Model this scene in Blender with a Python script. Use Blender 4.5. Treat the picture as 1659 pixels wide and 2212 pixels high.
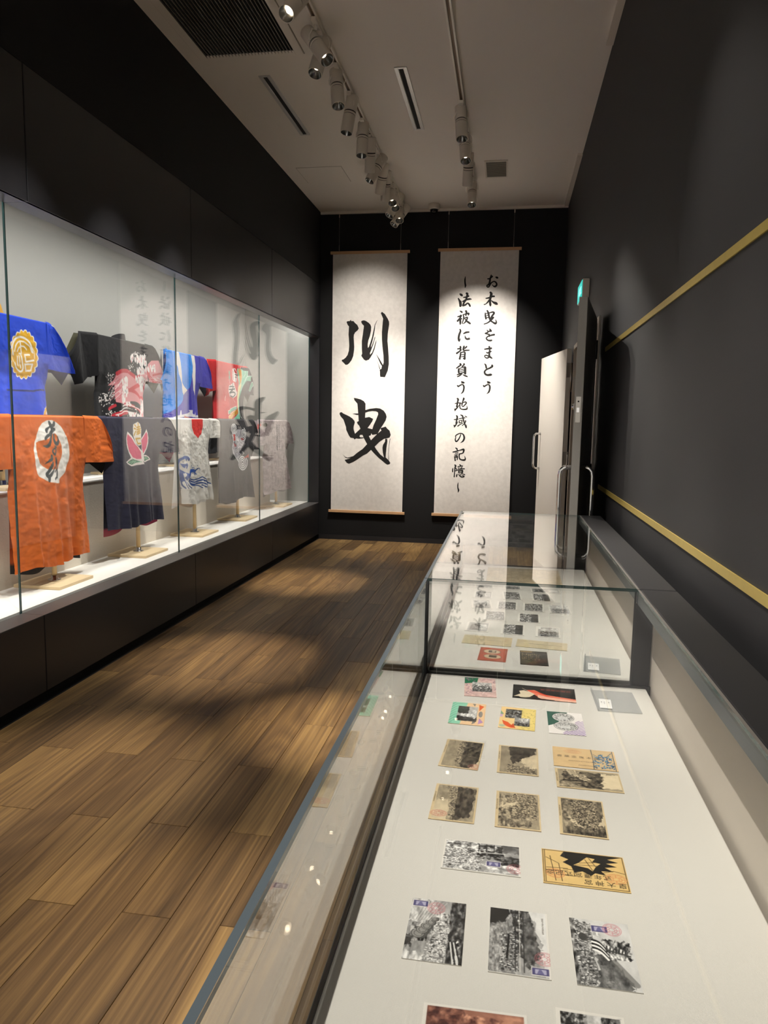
import bpy, math, random
import numpy as np
from mathutils import Vector, Matrix

random.seed(7)
for o in list(bpy.data.objects):
    bpy.data.objects.remove(o)
SC = bpy.context.scene
COL = SC.collection

# ------------------------------------------------------------------ camera
W, H, F = 1659.0, 2212.0, 1580.4
YAW, PITCH, ROLL = math.radians(9.4211), math.radians(-6.9679), math.radians(1.0110)
CAM = Vector((0, 0, 1.426))
_f = Vector((-math.sin(YAW) * math.cos(PITCH), math.cos(YAW) * math.cos(PITCH), math.sin(PITCH)))
_r = Vector((math.cos(YAW), math.sin(YAW), 0))
_u = _r.cross(_f)
RIGHT = math.cos(ROLL) * _r + math.sin(ROLL) * _u
UP = -math.sin(ROLL) * _r + math.cos(ROLL) * _u
FWD = _f
cd = bpy.data.cameras.new('camera')
cd.sensor_fit = 'HORIZONTAL'; cd.sensor_width = 36.0; cd.lens = 36.0 * F / W
cd.clip_start = 0.02; cd.clip_end = 60
cam = bpy.data.objects.new('camera', cd); COL.objects.link(cam)
m = Matrix.Identity(4)
for i in range(3):
    m[i][0] = RIGHT[i]; m[i][1] = UP[i]; m[i][2] = -FWD[i]; m[i][3] = CAM[i]
cam.matrix_world = m
SC.camera = cam

# ------------------------------------------------------------------ world, exposure
wd = bpy.data.worlds.new('world'); SC.world = wd; wd.use_nodes = True
wd.node_tree.nodes['Background'].inputs[0].default_value = (1.0, 0.93, 0.84, 1)
wd.node_tree.nodes['Background'].inputs[1].default_value = 0.40
SC.view_settings.view_transform = 'Standard'
SC.view_settings.look = 'None'
SC.view_settings.exposure = 1.25
SC.view_settings.gamma = 1.0
SC.view_settings.use_curve_mapping = False
SC.cycles.transparent_max_bounces = 24
SC.cycles.max_bounces = 8
SC.cycles.diffuse_bounces = 5
SC.cycles.glossy_bounces = 5
SC.cycles.sample_clamp_indirect = 6.0
SC.cycles.caustics_reflective = False
SC.cycles.caustics_refractive = False

WARM = (1.0, 0.83, 0.64)
NEUT = (1.0, 0.925, 0.84)

def aim(o, target):
    d = (Vector(target) - o.location).normalized()
    o.rotation_euler = d.to_track_quat('-Z', 'Y').to_euler()

def spot_light(loc, target, power, deg, blend=0.6, color=WARM, radius=0.010):
    ld = bpy.data.lights.new('lamp', 'SPOT')
    ld.energy = power; ld.spot_size = math.radians(deg); ld.spot_blend = blend
    ld.color = color; ld.shadow_soft_size = radius
    o = bpy.data.objects.new('lamp', ld); COL.objects.link(o)
    o.location = loc; aim(o, target)
    return o

def area_light(loc, target, power, sx, sy, color=NEUT, spread=180):
    ld = bpy.data.lights.new('lamp', 'AREA')
    ld.energy = power; ld.shape = 'RECTANGLE'; ld.size = sx; ld.size_y = sy
    ld.color = color; ld.spread = math.radians(spread)
    o = bpy.data.objects.new('lamp', ld); COL.objects.link(o)
    o.location = loc; aim(o, target)
    return o

# ------------------------------------------------------------------ room dimensions
XL, XR, YB, ZC = -2.236, 0.569, 8.632, 3.841
XG = -2.364                      # plane of the wall case glass
CASE_END = 8.60
SILL, SOFFIT = 0.448, 2.414
TRAY = 0.649                     # height of the table-case board
GLASS_TOP = 0.9465
FX = -0.234                      # front glass of the table cases

def ray(px, py):
    return FWD + RIGHT * ((px - W / 2) / F) - UP * ((py - H / 2) / F)
def at_x(px, py, x):
    v = ray(px, py); return CAM + v * (x / v.x)
def at_y(px, py, y):
    v = ray(px, py); return CAM + v * (y / v.y)
def at_z(px, py, z):
    v = ray(px, py); return CAM + v * ((z - CAM.z) / v.z)

# ------------------------------------------------------------------ materials
def lin(c):
    if isinstance(c, str):
        c = [int(c[i:i + 2], 16) / 255 for i in (1, 3, 5)]
    return tuple(x / 12.92 if x <= 0.04045 else ((x + 0.055) / 1.055) ** 2.4 for x in c)

def new_mat(name):
    mt = bpy.data.materials.new(name); mt.use_nodes = True
    nt = mt.node_tree
    return mt, nt, nt.nodes['Principled BSDF']

def plain(name, col, rough=0.5, metal=0.0, spec=0.5, noise=0.0, nscale=20, bump=0.0, bscale=200, emit=None, estr=0, coat=0.0):
    mt, nt, b = new_mat(name)
    c = lin(col)
    b.inputs['Base Color'].default_value = (*c, 1)
    b.inputs['Roughness'].default_value = rough
    b.inputs['Metallic'].default_value = metal
    b.inputs['Specular IOR Level'].default_value = spec
    b.inputs['Coat Weight'].default_value = coat
    tc = nt.nodes.new('ShaderNodeTexCoord')
    if noise > 0:
        n = nt.nodes.new('ShaderNodeTexNoise'); n.inputs['Scale'].default_value = nscale; n.inputs['Detail'].default_value = 4
        nt.links.new(tc.outputs['Object'], n.inputs['Vector'])
        mx = nt.nodes.new('ShaderNodeMix'); mx.data_type = 'RGBA'
        mx.inputs[6].default_value = (*[x * (1 - noise) for x in c], 1)
        mx.inputs[7].default_value = (*[min(1, x * (1 + noise)) for x in c], 1)
        nt.links.new(n.outputs['Fac'], mx.inputs[0]); nt.links.new(mx.outputs[2], b.inputs['Base Color'])
    if bump > 0:
        n = nt.nodes.new('ShaderNodeTexNoise'); n.inputs['Scale'].default_value = bscale; n.inputs['Detail'].default_value = 3
        nt.links.new(tc.outputs['Object'], n.inputs['Vector'])
        bp = nt.nodes.new('ShaderNodeBump'); bp.inputs['Strength'].default_value = bump; bp.inputs['Distance'].default_value = 0.002
        nt.links.new(n.outputs['Fac'], bp.inputs['Height']); nt.links.new(bp.outputs['Normal'], b.inputs['Normal'])
    if emit:
        b.inputs['Emission Color'].default_value = (*lin(emit), 1); b.inputs['Emission Strength'].default_value = estr
    return mt

def painted(name, rough=0.8, bump=0.0, bscale=60, stretch=(1, 1, 1), dist=0.004, spec=0.3, sheen=0.0, fine=0.0):
    """colour printed on the mesh (attribute Col) with cloth or paper relief"""
    mt, nt, b = new_mat(name)
    a = nt.nodes.new('ShaderNodeAttribute'); a.attribute_name = 'Col'
    nt.links.new(a.outputs['Color'], b.inputs['Base Color'])
    b.inputs['Roughness'].default_value = rough; b.inputs['Specular IOR Level'].default_value = spec
    b.inputs['Sheen Weight'].default_value = sheen
    if bump > 0:
        tc = nt.nodes.new('ShaderNodeTexCoord'); mp = nt.nodes.new('ShaderNodeMapping')
        mp.inputs['Scale'].default_value = stretch
        nt.links.new(tc.outputs['Object'], mp.inputs['Vector'])
        n = nt.nodes.new('ShaderNodeTexNoise'); n.inputs['Scale'].default_value = bscale; n.inputs['Detail'].default_value = 5
        n.inputs['Distortion'].default_value = 0.6
        nt.links.new(mp.outputs['Vector'], n.inputs['Vector'])
        bp = nt.nodes.new('ShaderNodeBump'); bp.inputs['Strength'].default_value = bump; bp.inputs['Distance'].default_value = dist
        nt.links.new(n.outputs['Fac'], bp.inputs['Height']); nt.links.new(bp.outputs['Normal'], b.inputs['Normal'])
    return mt

def glass_mat(name, tint=(0.982, 0.990, 0.986), ior=1.5):
    mt = bpy.data.materials.new(name); mt.use_nodes = True; nt = mt.node_tree
    for n in list(nt.nodes):
        if n.type != 'OUTPUT_MATERIAL': nt.nodes.remove(n)
    out = [n for n in nt.nodes if n.type == 'OUTPUT_MATERIAL'][0]
    geo = nt.nodes.new('ShaderNodeNewGeometry')
    mr = nt.nodes.new('ShaderNodeMapRange'); mr.inputs[3].default_value = ior; mr.inputs[4].default_value = 1 / ior
    nt.links.new(geo.outputs['Backfacing'], mr.inputs[0])
    fr = nt.nodes.new('ShaderNodeFresnel'); nt.links.new(mr.outputs[0], fr.inputs['IOR'])
    tr = nt.nodes.new('ShaderNodeBsdfTransparent'); tr.inputs[0].default_value = (*tint, 1)
    gl = nt.nodes.new('ShaderNodeBsdfGlossy'); gl.inputs['Roughness'].default_value = 0.0
    gl.inputs['Color'].default_value = (1, 1, 1, 1)
    mx = nt.nodes.new('ShaderNodeMixShader')
    nt.links.new(fr.outputs[0], mx.inputs[0]); nt.links.new(tr.outputs[0], mx.inputs[1]); nt.links.new(gl.outputs[0], mx.inputs[2])
    nt.links.new(mx.outputs[0], out.inputs['Surface'])
    return mt

M = {}
M['black_wall'] = plain('black wall paint', '#131314', 0.75, bump=0.15, bscale=500, spec=0.3)
M['grey_wall'] = plain('charcoal wall paint', '#29292b', 0.62, bump=0.12, bscale=500, spec=0.35)
M['panel'] = plain('satin black panel', '#242427', 0.36, spec=0.45, bump=0.03, bscale=300)
M['sill'] = plain('brushed dark sill', '#5c5a5a', 0.32, spec=0.5, bump=0.02, bscale=400)
M['gap'] = plain('shadow gap', '#060606', 0.9)
M['ceiling'] = plain('ceiling paint', '#e6e0d8', 0.85, bump=0.05, bscale=400, spec=0.2)
M['white_metal'] = plain('white powder coat', '#d8d0c4', 0.45, bump=0.03, bscale=600)
M['track'] = plain('track aluminium white', '#f2ece2', 0.4)
M['dark_slat'] = plain('grille slat', '#8f877b', 0.5, 0.2)
M['track_slot'] = plain('track slot', '#8d7a66', 0.6)
M['dark'] = plain('dark recess', '#0b0a09', 0.9)
M['slot_edge'] = plain('slot aluminium', '#c8c6c2', 0.35, 0.6)
M['gold'] = plain('brass strip', '#d8c068', 0.38, 0.55, noise=0.08, nscale=30)
M['wood_pale'] = plain('pale wood', '#e6cfa6', 0.55, noise=0.10, nscale=9)
M['wood_bar'] = plain('scroll rod wood', '#c99f74', 0.5, noise=0.12, nscale=14)
M['chrome'] = plain('chrome', '#d9d9d9', 0.12, 1.0)
M['steel'] = plain('brushed steel', '#b9b5ae', 0.35, 0.9)
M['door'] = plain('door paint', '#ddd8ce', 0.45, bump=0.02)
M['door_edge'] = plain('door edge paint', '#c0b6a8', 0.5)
M['leaf_shaded'] = plain('pale door paint toned for shade', '#a9a7a2', 0.42)  # pale leaf in shade: the shade is put into its paint colour
M['case_dark'] = plain('case powder coat', '#161618', 0.5, spec=0.35, bump=0.02, bscale=500)
M['gasket'] = plain('black gasket', '#08080a', 0.35)
M['cream_board'] = plain('cream backboard', '#d9d0c4', 0.8, bump=0.08, bscale=700)
M['case_wall'] = plain('case lining', '#aeaea9', 0.85, bump=0.05, bscale=700)
M['deck'] = plain('case deck', '#f0ede6', 0.7)
M['ink'] = plain('sumi ink', '#1b1a19', 0.75, spec=0.25)
M['glass_edge'] = plain('glass edge', '#2f4d4c', 0.2, spec=0.6)
M['glass_edge_pale'] = plain('ground glass edge', '#4b565d', 0.35, spec=0.6)
M['glass'] = glass_mat('clear glass')
M['museum_glass'] = glass_mat('low reflection museum glass', (0.985, 0.990, 0.988), 1.41)
M['exit_face'] = plain('exit sign face', '#3fe0d8', 0.4, emit='#35ded2', estr=0.3)
M['lens'] = plain('lamp glass', '#fff0dc', 0.3, emit='#ffe6c4', estr=4.0)
M['reflector'] = plain('faceted reflector', '#9a9a98', 0.22, 1.0)
M['dome'] = plain('smoked dome', '#101012', 0.12)
M['cloth'] = painted('printed cotton', 0.85, 0.35, 13, (1, 1.0, 0.6), 0.008, sheen=0.05)
M['print'] = painted('printed card', 0.55, 0.0, spec=0.35)
M['acrylic'] = None

# tray fabric: woven
mt, nt, b = new_mat('woven board'); M['linen'] = mt
b.inputs['Base Color'].default_value = (*lin('#cfccc5'), 1); b.inputs['Roughness'].default_value = 0.9
b.inputs['Specular IOR Level'].default_value = 0.15
tc = nt.nodes.new('ShaderNodeTexCoord')
wv = []
for k, ax in enumerate('XY'):
    w = nt.nodes.new('ShaderNodeTexWave'); w.bands_direction = ax; w.inputs['Scale'].default_value = 210; w.inputs['Distortion'].default_value = 1.2
    nt.links.new(tc.outputs['Object'], w.inputs['Vector']); wv.append(w)
ad = nt.nodes.new('ShaderNodeMath'); ad.operation = 'ADD'
nt.links.new(wv[0].outputs['Fac'], ad.inputs[0]); nt.links.new(wv[1].outputs['Fac'], ad.inputs[1])
n1 = nt.nodes.new('ShaderNodeTexNoise'); n1.inputs['Scale'].default_value = 260; nt.links.new(tc.outputs['Object'], n1.inputs['Vector'])
ad2 = nt.nodes.new('ShaderNodeMath'); ad2.operation = 'MULTIPLY_ADD'; ad2.inputs[1].default_value = 1.6
nt.links.new(n1.outputs['Fac'], ad2.inputs[0]); nt.links.new(ad.outputs[0], ad2.inputs[2])
bp = nt.nodes.new('ShaderNodeBump'); bp.inputs['Strength'].default_value = 0.13; bp.inputs['Distance'].default_value = 0.0005
nt.links.new(ad2.outputs[0], bp.inputs['Height']); nt.links.new(bp.outputs['Normal'], b.inputs['Normal'])

# riser covering: knobbly pale textile
M['riser'] = plain('pale textile', '#d8cfc0', 0.95, bump=0.6, bscale=90)

# scroll paper
mt, nt, b = new_mat('washi paper'); M['paper'] = mt
tc = nt.nodes.new('ShaderNodeTexCoord')
n1 = nt.nodes.new('ShaderNodeTexNoise'); n1.inputs['Scale'].default_value = 26; n1.inputs['Detail'].default_value = 8
nt.links.new(tc.outputs['Object'], n1.inputs['Vector'])
cr = nt.nodes.new('ShaderNodeValToRGB'); cr.color_ramp.elements[0].color = (*lin('#d2cec8'), 1); cr.color_ramp.elements[1].color = (*lin('#dbd7d1'), 1)
cr.color_ramp.elements[0].position = 0.35; cr.color_ramp.elements[1].position = 0.65
nt.links.new(n1.outputs['Fac'], cr.inputs[0]); nt.links.new(cr.outputs[0], b.inputs['Base Color'])
b.inputs['Roughness'].default_value = 0.9; b.inputs['Specular IOR Level'].default_value = 0.1

# acrylic label plate
mt = bpy.data.materials.new('frosted acrylic'); mt.use_nodes = True; nt = mt.node_tree; M['acrylic'] = mt
b = nt.nodes['Principled BSDF']; b.inputs['Base Color'].default_value = (*lin('#bcbfc0'), 1); b.inputs['Roughness'].default_value = 0.25
tr = nt.nodes.new('ShaderNodeBsdfTransparent'); mx = nt.nodes.new('ShaderNodeMixShader'); mx.inputs[0].default_value = 0.34
out = [n for n in nt.nodes if n.type == 'OUTPUT_MATERIAL'][0]
nt.links.new(tr.outputs[0], mx.inputs[1]); nt.links.new(b.outputs[0], mx.inputs[2]); nt.links.new(mx.outputs[0], out.inputs['Surface'])

# floor plank wood (grain differs from plank to plank through the object's random number)
mt, nt, b = new_mat('walnut plank'); M['plank'] = mt
L = nt.links.new
tc = nt.nodes.new('ShaderNodeTexCoord'); oi = nt.nodes.new('ShaderNodeObjectInfo')
off = nt.nodes.new('ShaderNodeVectorMath'); off.operation = 'SCALE'; off.inputs[0].default_value = (13.1, 7.7, 3.3)
L(oi.outputs['Random'], off.inputs['Scale'])
add = nt.nodes.new('ShaderNodeVectorMath'); add.operation = 'ADD'
L(tc.outputs['Object'], add.inputs[0]); L(off.outputs[0], add.inputs[1])
def wood_noise(scale, st, detail=4, dist=0.0):
    mp = nt.nodes.new('ShaderNodeMapping'); mp.inputs['Scale'].default_value = st
    n = nt.nodes.new('ShaderNodeTexNoise'); n.inputs['Scale'].default_value = scale; n.inputs['Detail'].default_value = detail
    n.inputs['Distortion'].default_value = dist
    L(add.outputs[0], mp.inputs['Vector']); L(mp.outputs[0], n.inputs['Vector']); return n
def math_node(op, a, bv):
    n = nt.nodes.new('ShaderNodeMath'); n.operation = op
    for k, v in enumerate((a, bv)):
        if isinstance(v, (int, float)): n.inputs[k].default_value = v
        else: L(v, n.inputs[k])
    return n.outputs[0]
n_broad = wood_noise(10, (1, 0.06, 1), 3, 0.2)
n_ring = wood_noise(5.0, (1, 0.10, 1), 1, 0.3)
rings = math_node('MULTIPLY', math_node('PINGPONG', math_node('MULTIPLY', n_ring.outputs['Fac'], 14.0), 0.5), 2.0)
n_fine = wood_noise(110, (1, 0.009, 1), 4)
cr = nt.nodes.new('ShaderNodeValToRGB')
cr.color_ramp.elements[0].position = 0.25; cr.color_ramp.elements[0].color = (*lin('#423322'), 1)
cr.color_ramp.elements[1].position = 0.80; cr.color_ramp.elements[1].color = (*lin('#a98b59'), 1)
e = cr.color_ramp.elements.new(0.5); e.color = (*lin('#71593a'), 1)
v = math_node('MULTIPLY', n_broad.outputs['Fac'], 0.50)
v = math_node('ADD', v, math_node('MULTIPLY', rings, 0.10))
v = math_node('ADD', v, math_node('MULTIPLY', n_fine.outputs['Fac'], 0.50))
v = math_node('ADD', v, math_node('MULTIPLY', math_node('SUBTRACT', oi.outputs['Random'], 0.62), 0.20))
L(v, cr.inputs[0]); L(cr.outputs[0], b.inputs['Base Color'])
b.inputs['Roughness'].default_value = 0.5; b.inputs['Specular IOR Level'].default_value = 0.35
bp = nt.nodes.new('ShaderNodeBump'); bp.inputs['Strength'].default_value = 0.25; bp.inputs['Distance'].default_value = 0.0008
L(n_fine.outputs['Fac'], bp.inputs['Height']); L(bp.outputs['Normal'], b.inputs['Normal'])

# ------------------------------------------------------------------ mesh helpers
class MB:
    def __init__(s): s.v = []; s.f = []; s.mi = []
    def add(s, vs, fs, mi=0):
        n = len(s.v); s.v += [tuple(p) for p in vs]
        s.f += [tuple(n + i for i in f) for f in fs]; s.mi += [mi] * len(fs); return s
    def box(s, x0, x1, y0, y1, z0, z1, mi=0, bev=0.0, M4=None):
        if bev <= 0:
            vs = [(x, y, z) for z in (z0, z1) for y in (y0, y1) for x in (x0, x1)]
            fs = [(0, 2, 3, 1), (4, 5, 7, 6), (0, 1, 5, 4), (2, 6, 7, 3), (0, 4, 6, 2), (1, 3, 7, 5)]
        else:
            b = bev
            prof = [(x0 + b, y0), (x1 - b, y0), (x1, y0 + b), (x1, y1 - b), (x1 - b, y1), (x0 + b, y1), (x0, y1 - b), (x0, y0 + b)]
            i4 = [(x0 + b, y0 + b), (x1 - b, y0 + b), (x1 - b, y1 - b), (x0 + b, y1 - b)]
            vs = [(x, y, z0) for x, y in i4] + [(x, y, z0 + b) for x, y in prof] + [(x, y, z1 - b) for x, y in prof] + [(x, y, z1) for x, y in i4]
            fs = [(3, 2, 1, 0), (20, 21, 22, 23)]
            for i in range(8): fs.append((4 + i, 4 + (i + 1) % 8, 12 + (i + 1) % 8, 12 + i))
            for i in range(4):
                a, c = i, (i + 1) % 4
                fs.append((a, c, 4 + 2 * i + 1, 4 + 2 * i)); fs.append((c, 4 + (2 * i + 2) % 8, 4 + 2 * i + 1))
                fs.append((20 + c, 20 + a, 12 + 2 * i, 12 + 2 * i + 1)); fs.append((20 + c, 12 + 2 * i + 1, 12 + (2 * i + 2) % 8))
        if M4 is not None: vs = [tuple(M4 @ Vector(p)) for p in vs]
        return s.add(vs, fs, mi)
    def tube(s, pts, r, seg=12, mi=0, caps=True):
        pts = [Vector(p) for p in pts]; n = len(pts)
        rs = r if isinstance(r, (list, tuple)) else [r] * n
        base = len(s.v); t0 = (pts[1] - pts[0]).normalized()
        ref = Vector((0, 0, 1)) if abs(t0.z) < 0.9 else Vector((1, 0, 0))
        a = t0.cross(ref).normalized()
        for i, p in enumerate(pts):
            t = (pts[min(i + 1, n - 1)] - pts[max(i - 1, 0)]).normalized()
            a = (a - t * a.dot(t)).normalized(); c = t.cross(a)
            for k in range(seg):
                q = 2 * math.pi * k / seg
                s.v.append(tuple(p + (a * math.cos(q) + c * math.sin(q)) * rs[i]))
        for i in range(n - 1):
            for k in range(seg):
                k2 = (k + 1) % seg
                s.f.append((base + i * seg + k, base + i * seg + k2, base + (i + 1) * seg + k2, base + (i + 1) * seg + k)); s.mi.append(mi)
        if caps:
            s.f.append(tuple(base + k for k in reversed(range(seg)))); s.mi.append(mi)
            s.f.append(tuple(base + (n - 1) * seg + k for k in range(seg))); s.mi.append(mi)
        return s
    def mesh(s, name, mats, smooth=False):
        me = bpy.data.meshes.new(name); me.from_pydata(s.v, [], s.f)
        for q in (mats if isinstance(mats, (list, tuple)) else [mats]): me.materials.append(q)
        me.polygons.foreach_set('material_index', s.mi)
        if smooth: me.polygons.foreach_set('use_smooth', [True] * len(s.f))
        me.update(); return me
    def build(s, name, mats, parent=None, smooth=False):
        return link(name, s.mesh(name, mats, smooth), parent)

def link(name, me, parent=None):
    o = bpy.data.objects.new(name, me); COL.objects.link(o)
    if parent is not None: adopt(o, parent)
    return o
def parent_world(p):
    if p.parent is None: return p.matrix_basis.copy()
    return parent_world(p.parent) @ p.matrix_parent_inverse @ p.matrix_basis
def adopt(o, parent):
    # parts are modelled in world space: take the parent's own placement back out
    o.parent = parent
    o.matrix_parent_inverse = parent_world(parent).inverted()
def tag(o, label, cat, group=None):
    o['label'] = label; o['category'] = cat
    if group: o['group'] = group
    return o
def struct(o, label=None, cat=None):
    o['kind'] = 'structure'
    if label: o['label'] = label
    if cat: o['category'] = cat
    return o
def thing(name, label, cat, loc=(0, 0, 0), group=None):
    o = bpy.data.objects.new(name, None); COL.objects.link(o); o.location = loc
    o.empty_display_size = 0.1
    return tag(o, label, cat, group)
def box(name, x0, x1, y0, y1, z0, z1, mat, parent=None, bev=0.0):
    return MB().box(x0, x1, y0, y1, z0, z1, 0, bev).build(name, mat, parent)
def pane(name, x0, x1, y0, y1, z0, z1, parent, edge='glass_edge', face='glass'):
    """a sheet of glass: the two large faces clear, the four narrow ones the ground edge"""
    mb = MB().box(x0, x1, y0, y1, z0, z1)
    d = [x1 - x0, y1 - y0, z1 - z0]; thin = d.index(min(d))
    big = {0: (4, 5), 1: (2, 3), 2: (0, 1)}[thin]
    mb.mi = [0 if i in big else 1 for i in range(6)]
    return mb.build(name, [M[face], M[edge]], parent)

# ------------------------------------------------------------------ painter
class Canvas:
    def __init__(s, x0, x1, y0, y1, res, col):
        s.x0, s.y0, s.res = x0, y0, res
        s.w = max(2, int((x1 - x0) * res)); s.h = max(2, int((y1 - y0) * res))
        s.a = np.empty((s.h, s.w, 3)); s.a[:] = s.c(col)
    def c(s, col):
        if isinstance(col, str): return np.array([int(col[i:i + 2], 16) / 255 for i in (1, 3, 5)])
        if isinstance(col, (int, float)): return np.array([col] * 3, float)
        return np.array(col, float)
    def px(s, pts):
        p = np.asarray(pts, float).copy()
        p[:, 0] = (p[:, 0] - s.x0) * s.res; p[:, 1] = (p[:, 1] - s.y0) * s.res
        return p
    def mask_poly(s, pts):
        p = s.px(pts)
        xa, xb = max(0, int(p[:, 0].min()) - 1), min(s.w, int(p[:, 0].max()) + 2)
        ya, yb = max(0, int(p[:, 1].min()) - 1), min(s.h, int(p[:, 1].max()) + 2)
        if xa >= xb or ya >= yb: return None
        acc = np.zeros((yb - ya, xb - xa))
        for dx in (0.17, 0.5, 0.83):
            for dy in (0.17, 0.5, 0.83):
                X, Y = np.meshgrid(np.arange(xa, xb) + dx, np.arange(ya, yb) + dy)
                ins = np.zeros(X.shape, bool)
                for i in range(len(p)):
                    x1, y1 = p[i]; x2, y2 = p[i - 1]
                    if y1 == y2: continue
                    t = ((y1 > Y) != (y2 > Y)) & (X < (x2 - x1) * (Y - y1) / (y2 - y1) + x1)
                    ins ^= t
                acc += ins
        return xa, xb, ya, yb, acc / 9.0
    def blend(s, mk, col, alpha=1.0):
        if mk is None: return
        xa, xb, ya, yb, q = mk
        q = (q * alpha)[..., None]
        colr = col[ya:yb, xa:xb] if isinstance(col, np.ndarray) and col.ndim == 3 else s.c(col)
        s.a[ya:yb, xa:xb] = s.a[ya:yb, xa:xb] * (1 - q) + colr * q
    def poly(s, pts, col, alpha=1.0): s.blend(s.mask_poly(pts), col, alpha); return s
    def rect(s, x0, y0, x1, y1, col, alpha=1.0): return s.poly([(x0, y0), (x1, y0), (x1, y1), (x0, y1)], col, alpha)
    def ell(s, cx, cy, rx, ry, col, alpha=1.0, n=28):
        return s.poly([(cx + rx * math.cos(2 * math.pi * k / n), cy + ry * math.sin(2 * math.pi * k / n)) for k in range(n)], col, alpha)
    def stroke(s, pts, col, w=None, alpha=1.0, smooth=True):
        q = [(p[0], p[1], (p[2] if len(p) > 2 else w)) for p in pts]
        if smooth and len(q) > 2: q = catmull(q, 5)
        p = np.array(q, float); xy = s.px(p[:, :2]); ww = p[:, 2] * s.res / 2
        xa, xb = max(0, int((xy[:, 0] - ww).min()) - 2), min(s.w, int((xy[:, 0] + ww).max()) + 3)
        ya, yb = max(0, int((xy[:, 1] - ww).min()) - 2), min(s.h, int((xy[:, 1] + ww).max()) + 3)
        if xa >= xb or ya >= yb: return s
        X, Y = np.meshgrid(np.arange(xa, xb) + 0.5, np.arange(ya, yb) + 0.5)
        acc = np.zeros(X.shape)
        for i in range(len(p) - 1):
            ax, ay = xy[i]; bx, by = xy[i + 1]; dx, dy = bx - ax, by - ay; l2 = dx * dx + dy * dy + 1e-9
            t = np.clip(((X - ax) * dx + (Y - ay) * dy) / l2, 0, 1)
            d = np.hypot(X - ax - t * dx, Y - ay - t * dy)
            acc = np.maximum(acc, np.clip(ww[i] + (ww[i + 1] - ww[i]) * t - d + 0.5, 0, 1))
        s.blend((xa, xb, ya, yb, acc), col, alpha); return s
    def ring(s, cx, cy, rx, ry, w, col, alpha=1.0, n=32):
        return s.stroke([(cx + rx * math.cos(2 * math.pi * k / n), cy + ry * math.sin(2 * math.pi * k / n), w) for k in range(n + 1)], col, alpha=alpha, smooth=False)
    def text(s, txt, x, y, size, ang, col, adv=1.0, alpha=1.0, vertical=False):
        """glyphs of the built-in font, laid along (or down) the baseline direction ang"""
        ca, sa = math.cos(ang), math.sin(ang)
        for k, ch in enumerate(txt):
            ox, oy = (0, -k * adv * size) if vertical else (k * adv * size, 0)
            for face in glyph(ch):
                s.poly([(x + ca * (ox + gx * size) - sa * (oy + gy * size), y + sa * (ox + gx * size) + ca * (oy + gy * size)) for gx, gy in face], col, alpha)
        return s
    def noise(s, fx, fy, seed, octv=3):
        return vnoise(s.w, s.h, fx, fy, seed, octv)
    def sample(s, x, y):
        fx = np.clip((np.asarray(x) - s.x0) * s.res - 0.5, 0, s.w - 1.001); fy = np.clip((np.asarray(y) - s.y0) * s.res - 0.5, 0, s.h - 1.001)
        i = fx.astype(int); j = fy.astype(int); u = (fx - i)[..., None]; v = (fy - j)[..., None]
        c = (s.a[j, i] * (1 - u) + s.a[j, i + 1] * u) * (1 - v) + (s.a[j + 1, i] * (1 - u) + s.a[j + 1, i + 1] * u) * v
        return np.where(c <= 0.04045, c / 12.92, ((c + 0.055) / 1.055) ** 2.4)

def vnoise(w, h, fx, fy, seed, octv=3):
    r = np.random.RandomState(seed); out = np.zeros((h, w)); amp = 1.0; tot = 0
    for o in range(octv):
        gx, gy = int(fx * 2 ** o) + 3, int(fy * 2 ** o) + 3
        g = r.rand(gy, gx)
        x = np.linspace(0, gx - 1.01, w); y = np.linspace(0, gy - 1.01, h)
        i = x.astype(int); j = y.astype(int); u = (x - i)[None]; v = (y - j)[:, None]
        u = u * u * (3 - 2 * u); v = v * v * (3 - 2 * v)
        G = g[j][:, i] * (1 - u) * (1 - v) + g[j][:, i + 1] * u * (1 - v) + g[j + 1][:, i] * (1 - u) * v + g[j + 1][:, i + 1] * u * v
        out += G * amp; tot += amp; amp *= 0.6
    return out / tot

def catmull(p, n=6):
    p = [tuple(map(float, q)) for q in p]
    P = [p[0]] + p + [p[-1]]; out = []
    for i in range(1, len(P) - 2):
        a, b, c, d = (np.array(P[i + k]) for k in (-1, 0, 1, 2))
        for k in range(n):
            t = k / n
            out.append(tuple(0.5 * (2 * b + (c - a) * t + (2 * a - 5 * b + 4 * c - d) * t * t + (3 * b - a - 3 * c + d) * t ** 3)))
    out.append(p[-1]); return out

_gl = {}
def glyph(ch):
    if ch not in _gl:
        c = bpy.data.curves.new('glyph', 'FONT'); c.body = ch; c.resolution_u = 2
        o = bpy.data.objects.new('glyph', c); COL.objects.link(o)
        me = bpy.data.meshes.new_from_object(o)
        _gl[ch] = [[(me.vertices[i].co.x, me.vertices[i].co.y) for i in p.vertices] for p in me.polygons]
        bpy.data.objects.remove(o); bpy.data.curves.remove(c); bpy.data.meshes.remove(me)
    return _gl[ch]

def crop(ox, oy, s):
    return lambda pts: [(ox + q[0] / s, oy + q[1] / s) + tuple(q[2:]) for q in pts]

def colour_mesh(me, cols):
    at = me.color_attributes.new('Col', 'FLOAT_COLOR', 'POINT')
    c4 = np.ones((len(me.vertices), 4), np.float32); c4[:, :3] = cols
    at.data.foreach_set('color', c4.ravel())

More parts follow.
